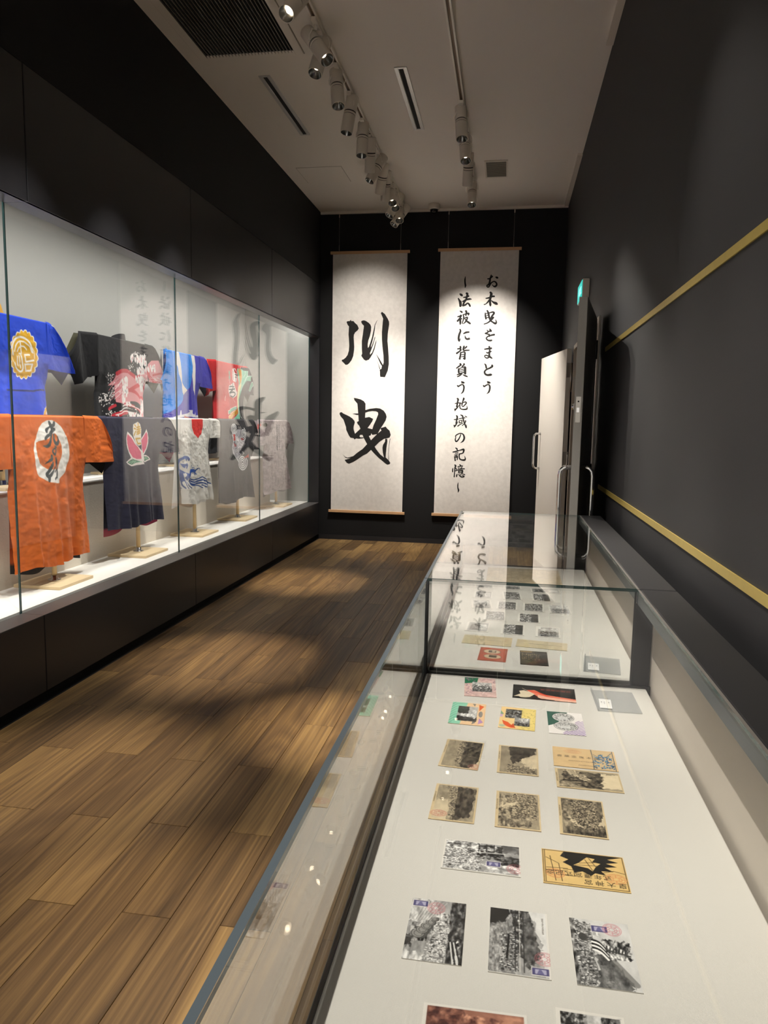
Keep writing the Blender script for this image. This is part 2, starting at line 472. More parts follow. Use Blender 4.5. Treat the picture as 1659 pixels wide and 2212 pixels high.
def grid_mesh(name, P, cols, mat, smooth=True, extra=None):
    """P: (n, m, 3) points; quads between them"""
    n, mm = P.shape[:2]
    idx = np.arange(n * mm).reshape(n, mm)
    q = np.stack([idx[:-1, :-1], idx[:-1, 1:], idx[1:, 1:], idx[1:, :-1]], -1).reshape(-1, 4)
    vs = P.reshape(-1, 3); cs = cols.reshape(-1, 3)
    fs = q.tolist()
    if extra:
        ev, ef, ec = extra; base = len(vs)
        vs = np.concatenate([vs, np.array(ev)]); cs = np.concatenate([cs, np.array(ec)])
        fs += [tuple(base + i for i in f) for f in ef]
    me = bpy.data.meshes.new(name); me.from_pydata(vs.tolist(), [], fs); me.materials.append(mat)
    if smooth: me.polygons.foreach_set('use_smooth', [True] * len(fs))
    colour_mesh(me, cs); me.update(); return me

# ================================================================== the room
Y0 = -2.6                                              # the gallery goes on behind the camera
floor = struct(box('floor', XL - 0.12, XR + 0.02, Y0, YB + 0.1, -0.05, -0.006, M['gap']), 'dark walnut plank floor running down the gallery', 'floor')
PW, PL = 0.1504, 0.938
plank_mesh = {}
def plank_piece(w, l):
    key = (round(w, 4), round(l, 4))
    if key not in plank_mesh:
        plank_mesh[key] = MB().box(-w / 2 + .0006, w / 2 - .0006, -l / 2 + .0006, l / 2 - .0006, -0.006, 0.0, 0, 0.0012).mesh('plank', M['plank'])
    return plank_mesh[key]
rng = random.Random(3)
ncol = 0
for k in range(-10, 10):
    xa, xb = -0.754 + k * PW, -0.754 + (k + 1) * PW
    xa, xb = max(xa, XL), min(xb, XR)
    if xb - xa < 0.01: continue
    ph = 1.822 if k % 2 == 0 else 2.28
    y = ph - 4 * PL
    while y < YB:
        ya, yb = max(y, 0.2), min(y + PL, YB - 0.005)
        y += PL
        if yb - ya < 0.01: continue
        o = link('plank', plank_piece(xb - xa, yb - ya), floor)
        o.location = ((xa + xb) / 2, (ya + yb) / 2, rng.uniform(-0.0004, 0.0))
ceil = struct(box('ceiling', XL - 0.02, XR + 0.3, Y0, YB + 0.02, ZC, ZC + 0.1, M['ceiling']), 'warm grey painted ceiling', 'ceiling')
wall_b = struct(box('wall_back', XL - 1.0, XR + 0.3, YB, YB + 0.15, 0, ZC, M['black_wall']), 'matt black end wall behind the scrolls', 'wall')
struct(box('baseboard_back', XL, XR, YB - 0.008, YB, 0, 0.055, M['panel']), 'thin black skirting under the scroll wall', 'baseboard')
struct(box('trim_1', XL, XR, YB - 0.028, YB - 0.001, ZC - 0.028, ZC - 0.0005, M['white_metal']), 'pale hanging rail along the ceiling edge above the scrolls', 'trim')
# side wall on the door side, with a doorway
DY0, DY1, DH = 5.03, 6.87, 2.14
wr = MB()
wr.box(XR, XR + 0.12, Y0, DY0, 0, ZC); wr.box(XR, XR + 0.12, DY1, YB, 0, ZC); wr.box(XR, XR + 0.12, DY0, DY1, DH, ZC)
struct(wr.build('wall_right', M['grey_wall']), 'charcoal side wall above the table cases with two brass strips', 'wall')
pb = MB()
pb.box(XR + 1.1, XR + 1.2, DY0 - 0.7, DY1 + 0.8, -0.05, 2.7).box(XR + 0.121, XR + 1.1, DY0 - 0.7, DY0 - 0.6, -0.05, 2.7).box(XR + 0.121, XR + 1.1, DY1 + 0.7, DY1 + 0.8, -0.05, 2.7)
struct(pb.build('wall_passage', M['grey_wall']), 'dark passage walls beyond the doorway', 'wall')
struct(box('ceiling_passage', XR + 0.121, XR + 1.2, DY0 - 0.7, DY1 + 0.8, 2.7, 2.75, M['ceiling']), 'low passage ceiling beyond the doorway', 'ceiling')
struct(box('floor_passage', XR + 0.0205, XR + 1.1, DY0 - 0.6, DY1 + 0.7, -0.05, -0.001, M['plank']), 'dark passage floor beyond the doorway', 'floor')
for nm, z, lb in (('trim_2', 1.889, 'upper thin brass strip along the charcoal wall'), ('trim_3', 1.057, 'lower thin brass strip just above the table cases')):
    struct(box(nm, XR - 0.005, XR - 0.0005, 0.2, DY0 - 0.35, z - 0.013, z + 0.013, M['gold']), lb, 'trim')
for nm, ya, yb in (('trim_4', 3.9, 5.12), ('trim_5', 7.05, 8.59)):
    mb = MB().box(XR - 0.045, XR - 0.001, ya, yb, ZC - 0.02, ZC - 0.0005)
    struct(mb.build(nm, M['white_metal']), 'short white hanging rail at the top of the charcoal wall, %s' % ('nearer the camera' if nm == 'trim_4' else 'meeting the end wall'), 'trim')

# case-side wall: black paint above, satin panels around the wall case
wall_l = struct(box('wall_left', XL - 0.9, XL - 0.004, Y0, YB, 3.024, ZC, M['black_wall']), 'black upper wall above the glass wall case', 'wall')
SEAMS = [-0.37, 1.425, 3.22, 5.015, 6.81, CASE_END + 0.025]
for i in range(len(SEAMS) - 1):
    box('panel', XL - 0.02, XL, SEAMS[i] + 0.003, SEAMS[i + 1] - 0.003, SOFFIT, 3.020, M['panel'], wall_l, 0.002)

case = thing('wall_display_case', 'long glass fronted wall case of festival coats, lit inside', 'display case', (XL - 0.4, 4.5, 0))
for i in range(len(SEAMS) - 1):
    box('base_panel', XL - 0.02, XL, SEAMS[i] + 0.003, SEAMS[i + 1] - 0.003, 0.058, SILL - 0.004, M['panel'], case, 0.002)
    box('sill', XG + 0.006, XL, SEAMS[i] + 0.0015, SEAMS[i + 1] - 0.0015, SILL - 0.003, SILL, M['sill'], case)
    box('soffit', XG + 0.006, XL - 0.001, SEAMS[i] + 0.0015, SEAMS[i + 1] - 0.0015, SOFFIT, SOFFIT + 0.003, M['sill'], case)
    pane('glass_pane', XG - 0.005, XG + 0.005, SEAMS[i] + 0.0025, min(SEAMS[i + 1], CASE_END) - 0.0025, SILL - 0.01, SOFFIT + 0.03, case, 'glass_edge', 'museum_glass')
box('plinth', XL - 0.8, XL - 0.045, Y0, YB - 0.001, 0.0, 0.058, M['gap'], case)
box('carcass', XL - 0.9, XL - 0.021, Y0, YB - 0.001, 0.0585, SILL - 0.022, M['gap'], case)
XBK = -3.16
box('deck', XBK, XG - 0.006, -0.37, CASE_END, SILL - 0.02, SILL + 0.008, M['deck'], case)
box('back_lining', XBK - 0.02, XBK, -0.37, CASE_END, SILL, 2.75, M['case_wall'], case)
box('end_lining', XBK, XG - 0.008, CASE_END, CASE_END + 0.02, SILL, 2.75, M['case_wall'], case)
box('jamb', XG - 0.007, XL - 0.001, CASE_END + 0.002, CASE_END + 0.026, SILL, SOFFIT, M['panel'], case)
box('top_lining', XBK, XG - 0.006, -0.37, CASE_END, 2.75, 2.77, M['case_wall'], case)
box('near_lining', XBK, XG - 0.008, -0.39, -0.37, SILL, 2.75, M['case_wall'], case)
box('light_shield', XG - 0.008, XL - 0.021, Y0, CASE_END, SOFFIT + 0.031, 3.02, M['gap'], case)
box('light_strip', XG - 0.10, XG - 0.04, -0.3, CASE_END - 0.1, 2.70, 2.72, M['white_metal'], case)
RX = -2.752
riser = tag(MB().box(XBK + 0.001, RX, -0.36, CASE_END - 0.30, SILL + 0.0085, 0.995).box(XBK + 0.001, RX + 0.004, -0.36, CASE_END - 0.296, 0.9952, 1.003, 1).build('display_riser', [M['riser'], M['deck']]), 'long pale fabric covered step standing at the back of the wall case', 'riser')
CASE_LIGHTS = []
for ya, yb in ((0.2, 3.0), (3.0, 5.8), (5.8, 8.5)):
    l = area_light((XG - 0.07, (ya + yb) / 2, 2.69), (XG - 0.30, (ya + yb) / 2, 1.2), 13, yb - ya, 0.06, (1.0, 0.97, 0.92))
    # long side of the lamp along the case
    d = (Vector((XG - 0.30, 0, 1.2)) - Vector((XG - 0.07, 0, 2.69))).normalized()
    zax = -d; xax = Vector((0, 1, 0)); yax = zax.cross(xax)
    l.rotation_euler = Matrix((xax, yax, zax)).transposed().to_euler()
    adopt(l, case); CASE_LIGHTS.append(l)

# ------------------------------------------------------------------ door opening, leaves, exit sign
fr = thing('door_frame', 'white steel door frame set in the charcoal wall', 'door frame', (XR + 0.06, (DY0 + DY1) / 2, 0))
fr['kind'] = 'structure'
box('jamb', XR - 0.012, XR + 0.13, DY0, DY0 + 0.04, 0, DH, M['door_edge'], fr, 0.002)
box('jamb', XR - 0.012, XR + 0.13, DY1 - 0.04, DY1, 0, DH, M['door_edge'], fr, 0.002)
box('head', XR - 0.012, XR + 0.13, DY0 + 0.0405, DY1 - 0.0405, DH - 0.04, DH, M['door_edge'], fr, 0.002)
box('gasket', XR + 0.03, XR + 0.05, DY0 + 0.041, DY0 + 0.055, 0, DH - 0.041, M['gasket'], fr)

def leaf(name, label, hinge, free, th, h, mats, side):
    """a door leaf between its hinge line and its free edge (plan points)"""
    hx, hy = hinge; fx, fy = free
    d = Vector((fx - hx, fy - hy, 0)); w = d.length; d.normalize(); n = Vector((-d.y, d.x, 0)) * side
    M4 = Matrix(((d.x, n.x, 0, hx), (d.y, n.y, 0, hy), (0, 0, 1, 0), (0, 0, 0, 1)))
    o = struct(MB().box(0, w, 0, th, 0.012, h, 0, 0.0015, M4).build(name, mats), label, 'door')
    def local(x, y, z): return M4 @ Vector((x, y, z))
    return o, local, w, M4

def pull_handle(parent, local, x, yface, out, z0, z1, r=0.013):
    pts = [(x, yface, z0), (x, yface + out * 0.045, z0), (x, yface + out * 0.062, z0 + 0.02), (x, yface + out * 0.066, z0 + 0.045),
           (x, yface + out * 0.066, z1 - 0.045), (x, yface + out * 0.062, z1 - 0.02), (x, yface + out * 0.045, z1), (x, yface, z1)]
    MB().tube([local(*p) for p in pts], r, 12).build('pull_handle', M['chrome'], parent, True)

# far leaf: pale, face towards the room
d1, loc1, w1, M1 = leaf('door_1', 'open pale door leaf standing beside the end wall, chrome bar handle', (0.545, 6.90), (0.366, 7.93), 0.045, 2.115, M['door'], 1)
pull_handle(d1, loc1, w1 - 0.10, 0.045, 1, 0.98, 1.34, 0.011)
for z in (0.28, 1.06, 1.86):
    hg = MB().box(-0.004, 0.0, 0.004, 0.040, z, z + 0.13, 0, 0, M1).build('hinge', M['steel'], d1)
    MB().tube([loc1(-0.012, 0.0, z - 0.13), loc1(-0.012, 0.0, z + 0.13)], 0.009, 10).build('hinge_pin', M['steel'], hg, True)
    box('hinge_plate', XR - 0.006, XR + 0.03, DY1 - 0.0445, DY1 - 0.0402, z - 0.13, z, M['steel'], fr)
# near leaf: pale paint greyed for its shade, seen on its lock edge
d2, loc2, w2, M2 = leaf('door_2', 'open pale door leaf toned grey for shade, seen edge on behind the table case, lock plate in its edge', (0.545, 5.00), (0.398, 4.15), 0.045, 2.115, M['leaf_shaded'], -1)
for yf, out in ((0.045, 1), (0.0, -1)):
    pull_handle(d2, loc2, w2 - 0.06, yf, out, 0.735, 1.195, 0.013)
MB().box(w2, w2 + 0.002, 0.010, 0.036, 1.445, 1.585, 0, 0, M2).build('lock_plate', M['steel'], d2)
MB().box(w2 + 0.002, w2 + 0.012, 0.016, 0.030, 1.50, 1.525, 0, 0, M2).build('latch', M['chrome'], d2)
MB().box(w2 + 0.002, w2 + 0.003, 0.019, 0.027, 1.555, 1.563, 0, 0, M2).build('keyhole', M['dark'], d2)
MB().tube([loc2(w2 - 0.05, 0.045, 1.53), loc2(w2 - 0.05, 0.062, 1.53)], [0.020, 0.016], 14).build('lock_cylinder', M['chrome'], d2, True)
for z in (0.28, 1.06, 1.86):
    MB().tube([loc2(-0.012, 0.0, z), loc2(-0.012, 0.0, z + 0.12)], 0.010, 10).build('hinge', M['gasket'], d2, True)
# exit sign over the doorway
ex = thing('exit_sign', 'green lit exit sign box over the doorway', 'exit sign', (0.54, 6.0, 2.38))
box('housing', 0.516, XR - 0.001, 5.84, 6.21, 2.385, 2.530, M['white_metal'], ex, 0.004)
box('face', 0.512, 0.5158, 5.855, 6.195, 2.392, 2.522, M['exit_face'], ex)
mb = MB()
for k, ch in enumerate('非常口'):
    for f in glyph(ch):
        mb.add([(0.5116, 6.10 - (k * 0.075 + gx * 0.07), 2.43 + gy * 0.07) for gx, gy in f], [tuple(range(len(f)))])
mb.build('lettering', plain('sign white', '#f2fff8', 0.4, emit='#eafff6', estr=0.5), ex)

# ================================================================== ceiling fittings
gr = thing('air_grille', 'large square ceiling air grille with dark slats', 'air grille', (-1.78, 4.5, ZC))
GX0, GX1, GY0, GY1 = -2.085, -1.475, 4.02, 4.945
box('rim', GX0 - 0.06, GX1 + 0.06, GY0 - 0.06, GY1 + 0.06, ZC - 0.003, ZC - 0.0005, M['dark_slat'], gr)
box('backing', GX0, GX1, GY0, GY1, ZC - 0.0040, ZC - 0.0031, M['dark'], gr)
for a in ((GX0 - 0.055, GX0, GY0 - 0.055, GY1 + 0.055), (GX1, GX1 + 0.055, GY0 - 0.055, GY1 + 0.055), (GX0, GX1, GY1, GY1 + 0.055), (GX0, GX1, GY0 - 0.055, GY0)):
    box('frame', *a, ZC - 0.009, ZC - 0.0031, M['ceiling'], gr, 0.001)
sl = None
n = 27
for k in range(n):
    x = GX0 + (k + 0.5) * (GX1 - GX0) / n
    if sl is None:
        c, s_ = math.cos(0.35), -math.sin(0.35)
        M4 = Matrix(((c, 0, s_, 0), (0, 1, 0, 0), (-s_, 0, c, 0), (0, 0, 0, 1)))
        sl = MB().box(-0.0012, 0.0012, GY0 + 0.002, GY1 - 0.002, -0.009, 0.009, 0, 0, M4).mesh('slat', M['dark_slat'])
    o = link('slat', sl, gr); o.location = (x, 0, ZC - 0.014)
def slot_diffuser(x0, x1, y0, y1, label):
    t = thing('slot_diffuser', label, 'air diffuser', ((x0 + x1) / 2, (y0 + y1) / 2, ZC), 'ceiling slot diffusers')
    w = x1 - x0
    box('slot', x0 + w * .34, x1 - w * .34, y0 + 0.02, y1 - 0.02, ZC - 0.003, ZC - 0.0006, M['dark'], t)
    for a, bb in ((x0, x0 + w * .30), (x1 - w * .30, x1)):
        box('side_rail', a, bb, y0, y1, ZC - 0.006, ZC - 0.0005, M['slot_edge'], t, 0.001)
    for a in (y0, y1 - 0.02):
        box('end_piece', x0 + w * .301, x1 - w * .301, a, a + 0.02, ZC - 0.005, ZC - 0.0005, M['slot_edge'], t)
slot_diffuser(-1.83, -1.745, 5.27, 6.35, 'narrow slot air diffuser in the ceiling beside the wall case')
slot_diffuser(-0.86, -0.772, 5.27, 6.35, 'narrow slot air diffuser in the ceiling between the two light tracks')
ht = thing('access_hatch', 'flush square ceiling access hatch near the end wall', 'hatch', (-1.88, 7.35, ZC))
box('rim', -2.103, -1.655, 7.132, 7.582, ZC - 0.0016, ZC - 0.0005, M['dark_slat'], ht)
box('lid', -2.099, -1.659, 7.136, 7.578, ZC - 0.003, ZC - 0.0017, M['ceiling'], ht)
vt = thing('vent_grille', 'small ceiling vent grille near the end wall', 'vent', (-0.197, 7.37, ZC))
box('backing', -0.29, -0.105, 7.165, 7.585, ZC - 0.003, ZC - 0.0005, M['dark'], vt)
for a in ((-0.306, -0.29, 7.143, 7.607), (-0.105, -0.089, 7.143, 7.607), (-0.29, -0.105, 7.143, 7.165), (-0.29, -0.105, 7.585, 7.607)):
    box('frame', *a, ZC - 0.008, ZC - 0.0005, M['white_metal'], vt)
sl = None
for k in range(18):
    if sl is None: sl = MB().box(-0.29, -0.105, -0.006, 0.006, -0.002, 0.0).mesh('slat', M['dark_slat'])
    o = link('slat', sl, vt); o.location = (0, 7.165 + (k + .5) * 0.42 / 18, ZC - 0.005)
dc = thing('security_camera', 'small dome security camera on the ceiling above the scrolls', 'camera', (-0.897, 8.44, ZC))
MB().tube([(-0.897, 8.44, ZC - 0.0005), (-0.897, 8.44, ZC - 0.05), (-0.897, 8.44, ZC - 0.058)], [0.06, 0.06, 0.05], 24).build('housing', M['white_metal'], dc, True)
MB().tube([(-0.897, 8.44, ZC - 0.0582), (-0.897, 8.44, ZC - 0.075), (-0.897, 8.44, ZC - 0.092), (-0.897, 8.44, ZC - 0.098)], [0.045, 0.043, 0.028, 0.008], 20).build('dome', M['dome'], dc, True)

def track(x, y0, y1, label):
    t = thing('light_track', label, 'light track', (x, (y0 + y1) / 2, ZC), 'ceiling light tracks')
    box('channel_side', x - 0.022, x - 0.010, y0, y1, ZC - 0.022, ZC - 0.0005, M['track'], t)
    box('channel_side', x + 0.010, x + 0.022, y0, y1, ZC - 0.022, ZC - 0.0005, M['track'], t)
    box('channel_top', x - 0.010, x + 0.010, y0, y1, ZC - 0.008, ZC - 0.0005, M['track_slot'], t)
    for a in (y0, y1 - 0.02): box('end_cap', x - 0.023, x + 0.023, a - 0.001, a + 0.021, ZC - 0.024, ZC - 0.0006, M['track'], t)
TL, TR = -1.232, -0.432
track(TL, 2.6, 8.40, 'white light track crowded with spotlights, nearer the wall case')
track(TR, 2.6, 8.30, 'white light track with a few spotlights, nearer the charcoal wall')

def spotlight(tx, adapter, lens, visible, label, lamp=None):
    """track spotlight: its place on the track and the direction of its barrel"""
    yt = at_z(*adapter, ZC - 0.03).y
    P = Vector((tx, yt, ZC - 0.150)); R = 0.155
    if len(lens) == 3: d = Vector(lens).normalized()
    else:
        v = ray(*lens).normalized(); oc = CAM - P
        bq = v.dot(oc); cq = oc.length_squared - R * R; disc = bq * bq - cq
        if disc > 0: s_ = -bq - math.sqrt(disc) if visible else -bq + math.sqrt(disc)
        else: s_ = -bq
        d = (CAM + v * s_ - P).normalized()
    t = thing('track_spotlight', label, 'spotlight', (tx, yt, ZC - 0.023), 'track spotlights')
    box('adapter', tx - 0.016, tx + 0.016, yt - 0.06, yt + 0.06, ZC - 0.045, ZC - 0.0245, M['track'], t, 0.002)
    MB().tube([(tx, yt, ZC - 0.0455), (tx, yt, ZC - 0.075)], 0.010, 10).build('swivel', M['track'], t, True)
    side = d.cross(Vector((0, 0, 1))); side = side.normalized() if side.length > 1e-3 else Vector((1, 0, 0))
    q = P + side * 0.053
    yk = MB()
    yk.tube([Vector((tx, yt, ZC - 0.0755)), Vector((tx, yt, ZC - 0.078)) + side * 0.03, q + Vector((0, 0, 0.03)), q], 0.006, 8)
    yk.build('yoke', M['track'], t, True)
    back = P - d * 0.115
    MB().tube([back, back + d * 0.004, P - d * 0.002], [0.042, 0.045, 0.045], 24).build('driver_housing', M['white_metal'], t, True)
    MB().tube([P - d * 0.0018, P + d * 0.006], 0.0425, 24).build('cooling_groove', M['dark'], t, True)
    MB().tube([P + d * 0.0062, P + d * 0.020], 0.045, 24).build('collar', M['white_metal'], t, True)
    MB().tube([P + d * 0.0202, P + d * 0.025], 0.0425, 24).build('cooling_groove', M['dark'], t, True)
    br = MB().tube([P + d * 0.0252, P + d * R], [0.045, 0.045], 24, caps=False); br.tube([P + d * R, P + d * (R - 0.002)], [0.045, 0.041], 24, caps=False)
    br = br.build('barrel', M['white_metal'], t, True)
    rf = MB().tube([P + d * (R - 0.001), P + d * (R - 0.02), P + d * (R - 0.045)], [0.0408, 0.034, 0.016], 24, caps=False)
    rf.build('reflector', M['reflector'], br, True)
    MB().tube([P + d * (R - 0.05), P + d * (R - 0.046)], 0.0155, 16).build('lamp_glass', M['lens'], br, True)
    cb = [Vector((tx, yt, ZC - 0.05)) + side * -0.01, Vector((tx, yt, ZC - 0.06)) - side * 0.05 + Vector((0, 0.02, 0)), P - side * 0.055 - d * 0.03, P - d * 0.08 - side * 0.03]
    MB().tube([Vector(p) for p in catmull([tuple(p) for p in cb], 5)], 0.0022, 6).build('cable', M['track'], t, True)
    if lamp:
        tg, pw, deg, bl = lamp[:4]; col = lamp[4] if len(lamp) > 4 else WARM
        l = spot_light(P + d * (R + 0.01), tg, pw, deg, bl, col); adopt(l, t)
    return t

# spotlights: (track, adapter pixel, lens pixel, lens seen, label, lamp)
def fl(px, py): return tuple(at_z(px, py, 0.0))
def sc(px, py): return tuple(at_y(px, py, YB))
COATW = (1.0, 0.955, 0.89)
def ct(y, z=1.15, x=-2.6): return (x, y, z)
SPOTS = [
    (TL, (655, -45), (618, 30), True, 'spotlight cut by the picture edge beside the large air grille', (ct(3.9), 154, 34, 1.0, COATW)),
    (TL, (688, 48), (707, 130), True, 'spotlight swung towards the camera, first of the crossing pair', (fl(140, 1690), 260, 21, 1.0)),
    (TL, (699, 72), (680, 160), True, 'spotlight tilted to the wall case, second of the crossing pair', (ct(4.8), 154, 34, 1.0, COATW)),
    (TL, (735, 145), (731, 230), True, 'upright spotlight hanging just past the crossing pair', (fl(480, 1425), 260, 21, 1.0)),
    (TL, (759, 205), (748, 288), True, 'slanting spotlight after the upright one on the crowded track', (ct(5.8), 154, 34, 1.0, COATW)),
    (TL, (784, 262), (781, 337), True, 'sixth spotlight along the crowded track, lens glowing', (fl(660, 1255), 240, 22, 1.0)),
    (TL, (801, 297), (-.10, .42, -.90), False, 'spotlight turned to the end wall behind the sixth lamp', (sc(790, 740), 110, 44, 1.0, NEUT)),
    (TL, (815, 330), (-.42, -.30, -.86), True, 'slanting spotlight halfway along the crowded track', (ct(6.9), 140, 34, 1.0, COATW)),
    (TL, (826, 352), (-.25, .50, -.83), False, 'spotlight facing away, first of the two stubby cream ones', (sc(810, 900), 120, 42, 1.0, NEUT)),
    (TL, (832, 368), (-.12, .45, -.88), False, 'spotlight facing away, second of the two stubby cream ones', (sc(790, 1050), 120, 40, 1.0, NEUT)),
    (TL, (840, 386), (.25, -.45, -.85), True, 'bright white spotlight caught in another lamp beam', (sc(1010, 1030), 130, 44, 1.0, NEUT)),
    (TL, (846, 400), (.25, -.50, -.83), True, 'spotlight tucked behind the bright white one', (fl(860, 1195), 90, 26, 0.9)),
    (TL, (854, 414), (-.42, -.30, -.86), True, 'spotlight third from the end of the crowded track', (ct(7.9, 1.3), 112, 34, 1.0, COATW)),
    (TL, (860, 427), (.10, -.45, -.88), True, 'spotlight second from the end of the crowded track', None),
    (TL, (866, 438), (-.50, -.35, -.80), True, 'lowest hanging spotlight at the end of the crowded track', None),
    (TR, (994, 225), (998, 301), True, 'first spotlight on the sparse track', ((XR, 3.5, 1.3), 95, 26, 1.0, NEUT)),
    (TR, (1005, 282), (1006, 348), True, 'second spotlight on the sparse track, close behind the first', ((XR, 3.0, 1.2), 90, 18, 1.0, NEUT)),
    (TR, (1012, 330), (-.05, .45, -.89), False, 'spotlight facing away between the others on the sparse track', (sc(1030, 820), 230, 52, 1.0, NEUT)),
    (TR, (1017, 388), (1019, 443), True, 'last spotlight on the sparse track, near the end wall', ((0.42, 7.5, 1.15), 190, 44, 1.0, NEUT)),
]
for tx, ad_, le, vis, lb, lamp in SPOTS:
    spotlight(tx, ad_, le, vis, lb, lamp)
# the lamps of the same tracks behind the camera
BACK_LAMPS = [spot_light((TR, y, ZC - 0.26), (0.12, y + 0.15, TRAY), pw, 44, 0.8, NEUT) for y, pw in ((0.2, 70), (1.0, 88), (1.8, 104), (2.6, 104), (3.35, 104))]
BACK_LAMPS += [spot_light((TL, 2.6, ZC - 0.26), fl(330, 2030), 200, 20, 1.0), spot_light((TL, 3.3, ZC - 0.26), fl(700, 1570), 260, 17, 1.0),
               spot_light((TL, 2.2, ZC - 0.26), ct(2.6), 140, 34, 1.0, COATW), spot_light((TL, 3.0, ZC - 0.26), ct(3.3), 122, 34, 1.0, COATW),
               spot_light((TR, 3.0, ZC - 0.26), (XR, 2.0, 1.35), 36, 40, 1.0, NEUT)]

# ================================================================== hanging scrolls
def ribbon(mb, pts, fn, n=5):
    q = catmull(pts, n); P = []
    for i, p in enumerate(q):
        a = q[max(i - 1, 0)]; c = q[min(i + 1, len(q) - 1)]
        dx, dy = c[0] - a[0], c[1] - a[1]; l = math.hypot(dx, dy) or 1
        P.append((p[0], p[1], -dy / l, dx / l, max(p[2], 4) / 2, dx / l, dy / l))
    top = [fn(x + nx * w, y + ny * w) for x, y, nx, ny, w, _, _ in P]
    bot = [fn(x - nx * w, y - ny * w) for x, y, nx, ny, w, _, _ in P]
    x, y, nx, ny, w, tx, ty = P[-1]; e = [fn(x + math.cos(a) * nx * w + math.sin(a) * tx * w * .7, y + math.cos(a) * ny * w + math.sin(a) * ty * w * .7) for a in (0.6, 1.2, 1.57, 1.94, 2.54)]
    x, y, nx, ny, w, tx, ty = P[0]; s_ = [fn(x - math.cos(a) * nx * w - math.sin(a) * tx * w * .7, y - math.cos(a) * ny * w - math.sin(a) * ty * w * .7) for a in (0.6, 1.2, 1.57, 1.94, 2.54)]
    n_ = len(P); vs = top + bot
    fs = [(i, i + 1, n_ + i + 1, n_ + i) for i in range(n_ - 1)]
    b = len(vs); vs += e; fs.append((n_ - 1,) + tuple(b + k for k in range(5)) + (2 * n_ - 1,))
    b = len(vs); vs += s_; fs.append((n_,) + tuple(b + k for k in range(5)) + (0,))
    mb.add(vs, fs)

YP = YB - 0.030          # paper face
def scroll(label, tl, tr, bl, br, wires):
    x0 = (at_y(*tl, YP).x + at_y(*bl, YP).x) / 2; x1 = (at_y(*tr, YP).x + at_y(*br, YP).x) / 2
    z1 = (at_y(*tl, YP).z + at_y(*tr, YP).z) / 2; z0 = (at_y(*bl, YP).z + at_y(*br, YP).z) / 2
    t = thing('hanging_scroll', label, 'scroll', ((x0 + x1) / 2, YP, z0), 'calligraphy scrolls on the end wall')
    pp = box('paper', x0, x1, YP, YP + 0.002, z0, z1, M['paper'], t)
    for nm, z in (('bottom_rod', z0), ('top_rod', z1)):
        rod = box(nm, x0 - 0.028, x1 + 0.028, YP - 0.012, YP + 0.014, z - 0.016, z + 0.016, M['wood_bar'], t, 0.002)
    for wx, wz in wires:
        xw = at_y(wx, wz, YP).x
        MB().tube([(xw, YP + 0.004, z1 + 0.016), (xw, YP + 0.004, ZC - 0.032)], 0.0016, 6).build('hanging_wire', M['steel'], t, True)
        MB().tube([(xw, YP + 0.004, z1 + 0.0165), (xw, YP + 0.004, z1 + 0.09)], 0.004, 8).build('hook', M['steel'], rod, True)
        MB().tube([(xw, YP + 0.004, ZC - 0.07), (xw, YP + 0.004, ZC - 0.031)], 0.005, 8).build('wire_clip', M['white_metal'], t, True)
    return pp
s1 = scroll('white paper scroll with two huge black brush characters', (720, 546), (881, 544), (714, 1104), (868, 1108), ((733, 500), (866, 500)))
s2 = scroll('white paper scroll with two columns of small brush writing', (953, 540), (1124, 537), (936, 1112), (1097, 1116), ((969, 495), (1111, 490)))
def char_fn(cr_):
    def f(x, y):
        (px, py), = cr_([(x, y)]); p = at_y(px, py, YP - 0.0006); return (p.x, p.y, p.z)
    return f
K1, K2 = crop(740, 660, 13.008), crop(720, 850, 11.85)
def big_char(polys, cr_):
    mb = MB(); fn = char_fn(cr_)
    for k, p in enumerate(polys):
        mb.add([(x, y - 0.0001 * k, z) for x, y, z in (fn(*q) for q in p)], [tuple(range(len(p)))])
    mb.build('brush_character', M['ink'], s1)
big_char([
 [(110,460),(150,435),(190,440),(235,400),(245,435),(305,435),(350,490),(410,540),(440,600),(455,640),(430,690),(350,760),(320,820),(312,900),(320,1000),(328,1150),(325,1250),(300,1420),(250,1540),(180,1630),(130,1665),(80,1665),(40,1620),(0,1580),(-25,1560),(-15,1520),(20,1515),(80,1470),(140,1390),(175,1270),(187,1130),(180,980),(168,820),(175,650),(180,590),(140,540)],
 [(520,455),(545,425),(600,415),(660,435),(740,490),(785,540),(805,600),(800,700),(770,850),(725,980),(705,1100),(712,1190),(740,1160),(790,1010),(830,880),(880,650),(905,540),(970,410),(975,420),(920,545),(905,680),(880,830),(840,1000),(800,1130),(800,1180),(860,1030),(912,860),(918,900),(860,1100),(790,1290),(770,1330),(775,1380),(830,1320),(880,1190),(945,960),(945,1030),(900,1220),(850,1350),(790,1450),(740,1520),(655,1550),(600,1520),(550,1450),(525,1410),(550,1350),(540,1200),(540,1000),(570,800),(590,650),(600,570),(550,520)],
 [(1075,215),(1095,190),(1105,175),(1190,240),(1270,370),(1305,450),(1310,530),(1290,660),(1270,800),(1262,1000),(1280,1200),(1297,1450),(1300,1650),(1270,1830),(1215,1960),(1190,2015),(1060,2005),(1050,1950),(1050,1860),(1040,1800),(1090,1780),(1105,1700),(1060,1630),(1000,1490),(940,1360),(950,1370),(1030,1490),(1135,1670),(1155,1600),(1148,1400),(1120,1150),(1105,950),(1105,750),(1120,560),(1140,370)],
 [(950,1490),(1000,1640),(1040,1790),(1060,1780),(1030,1700),(990,1590)]], K1)
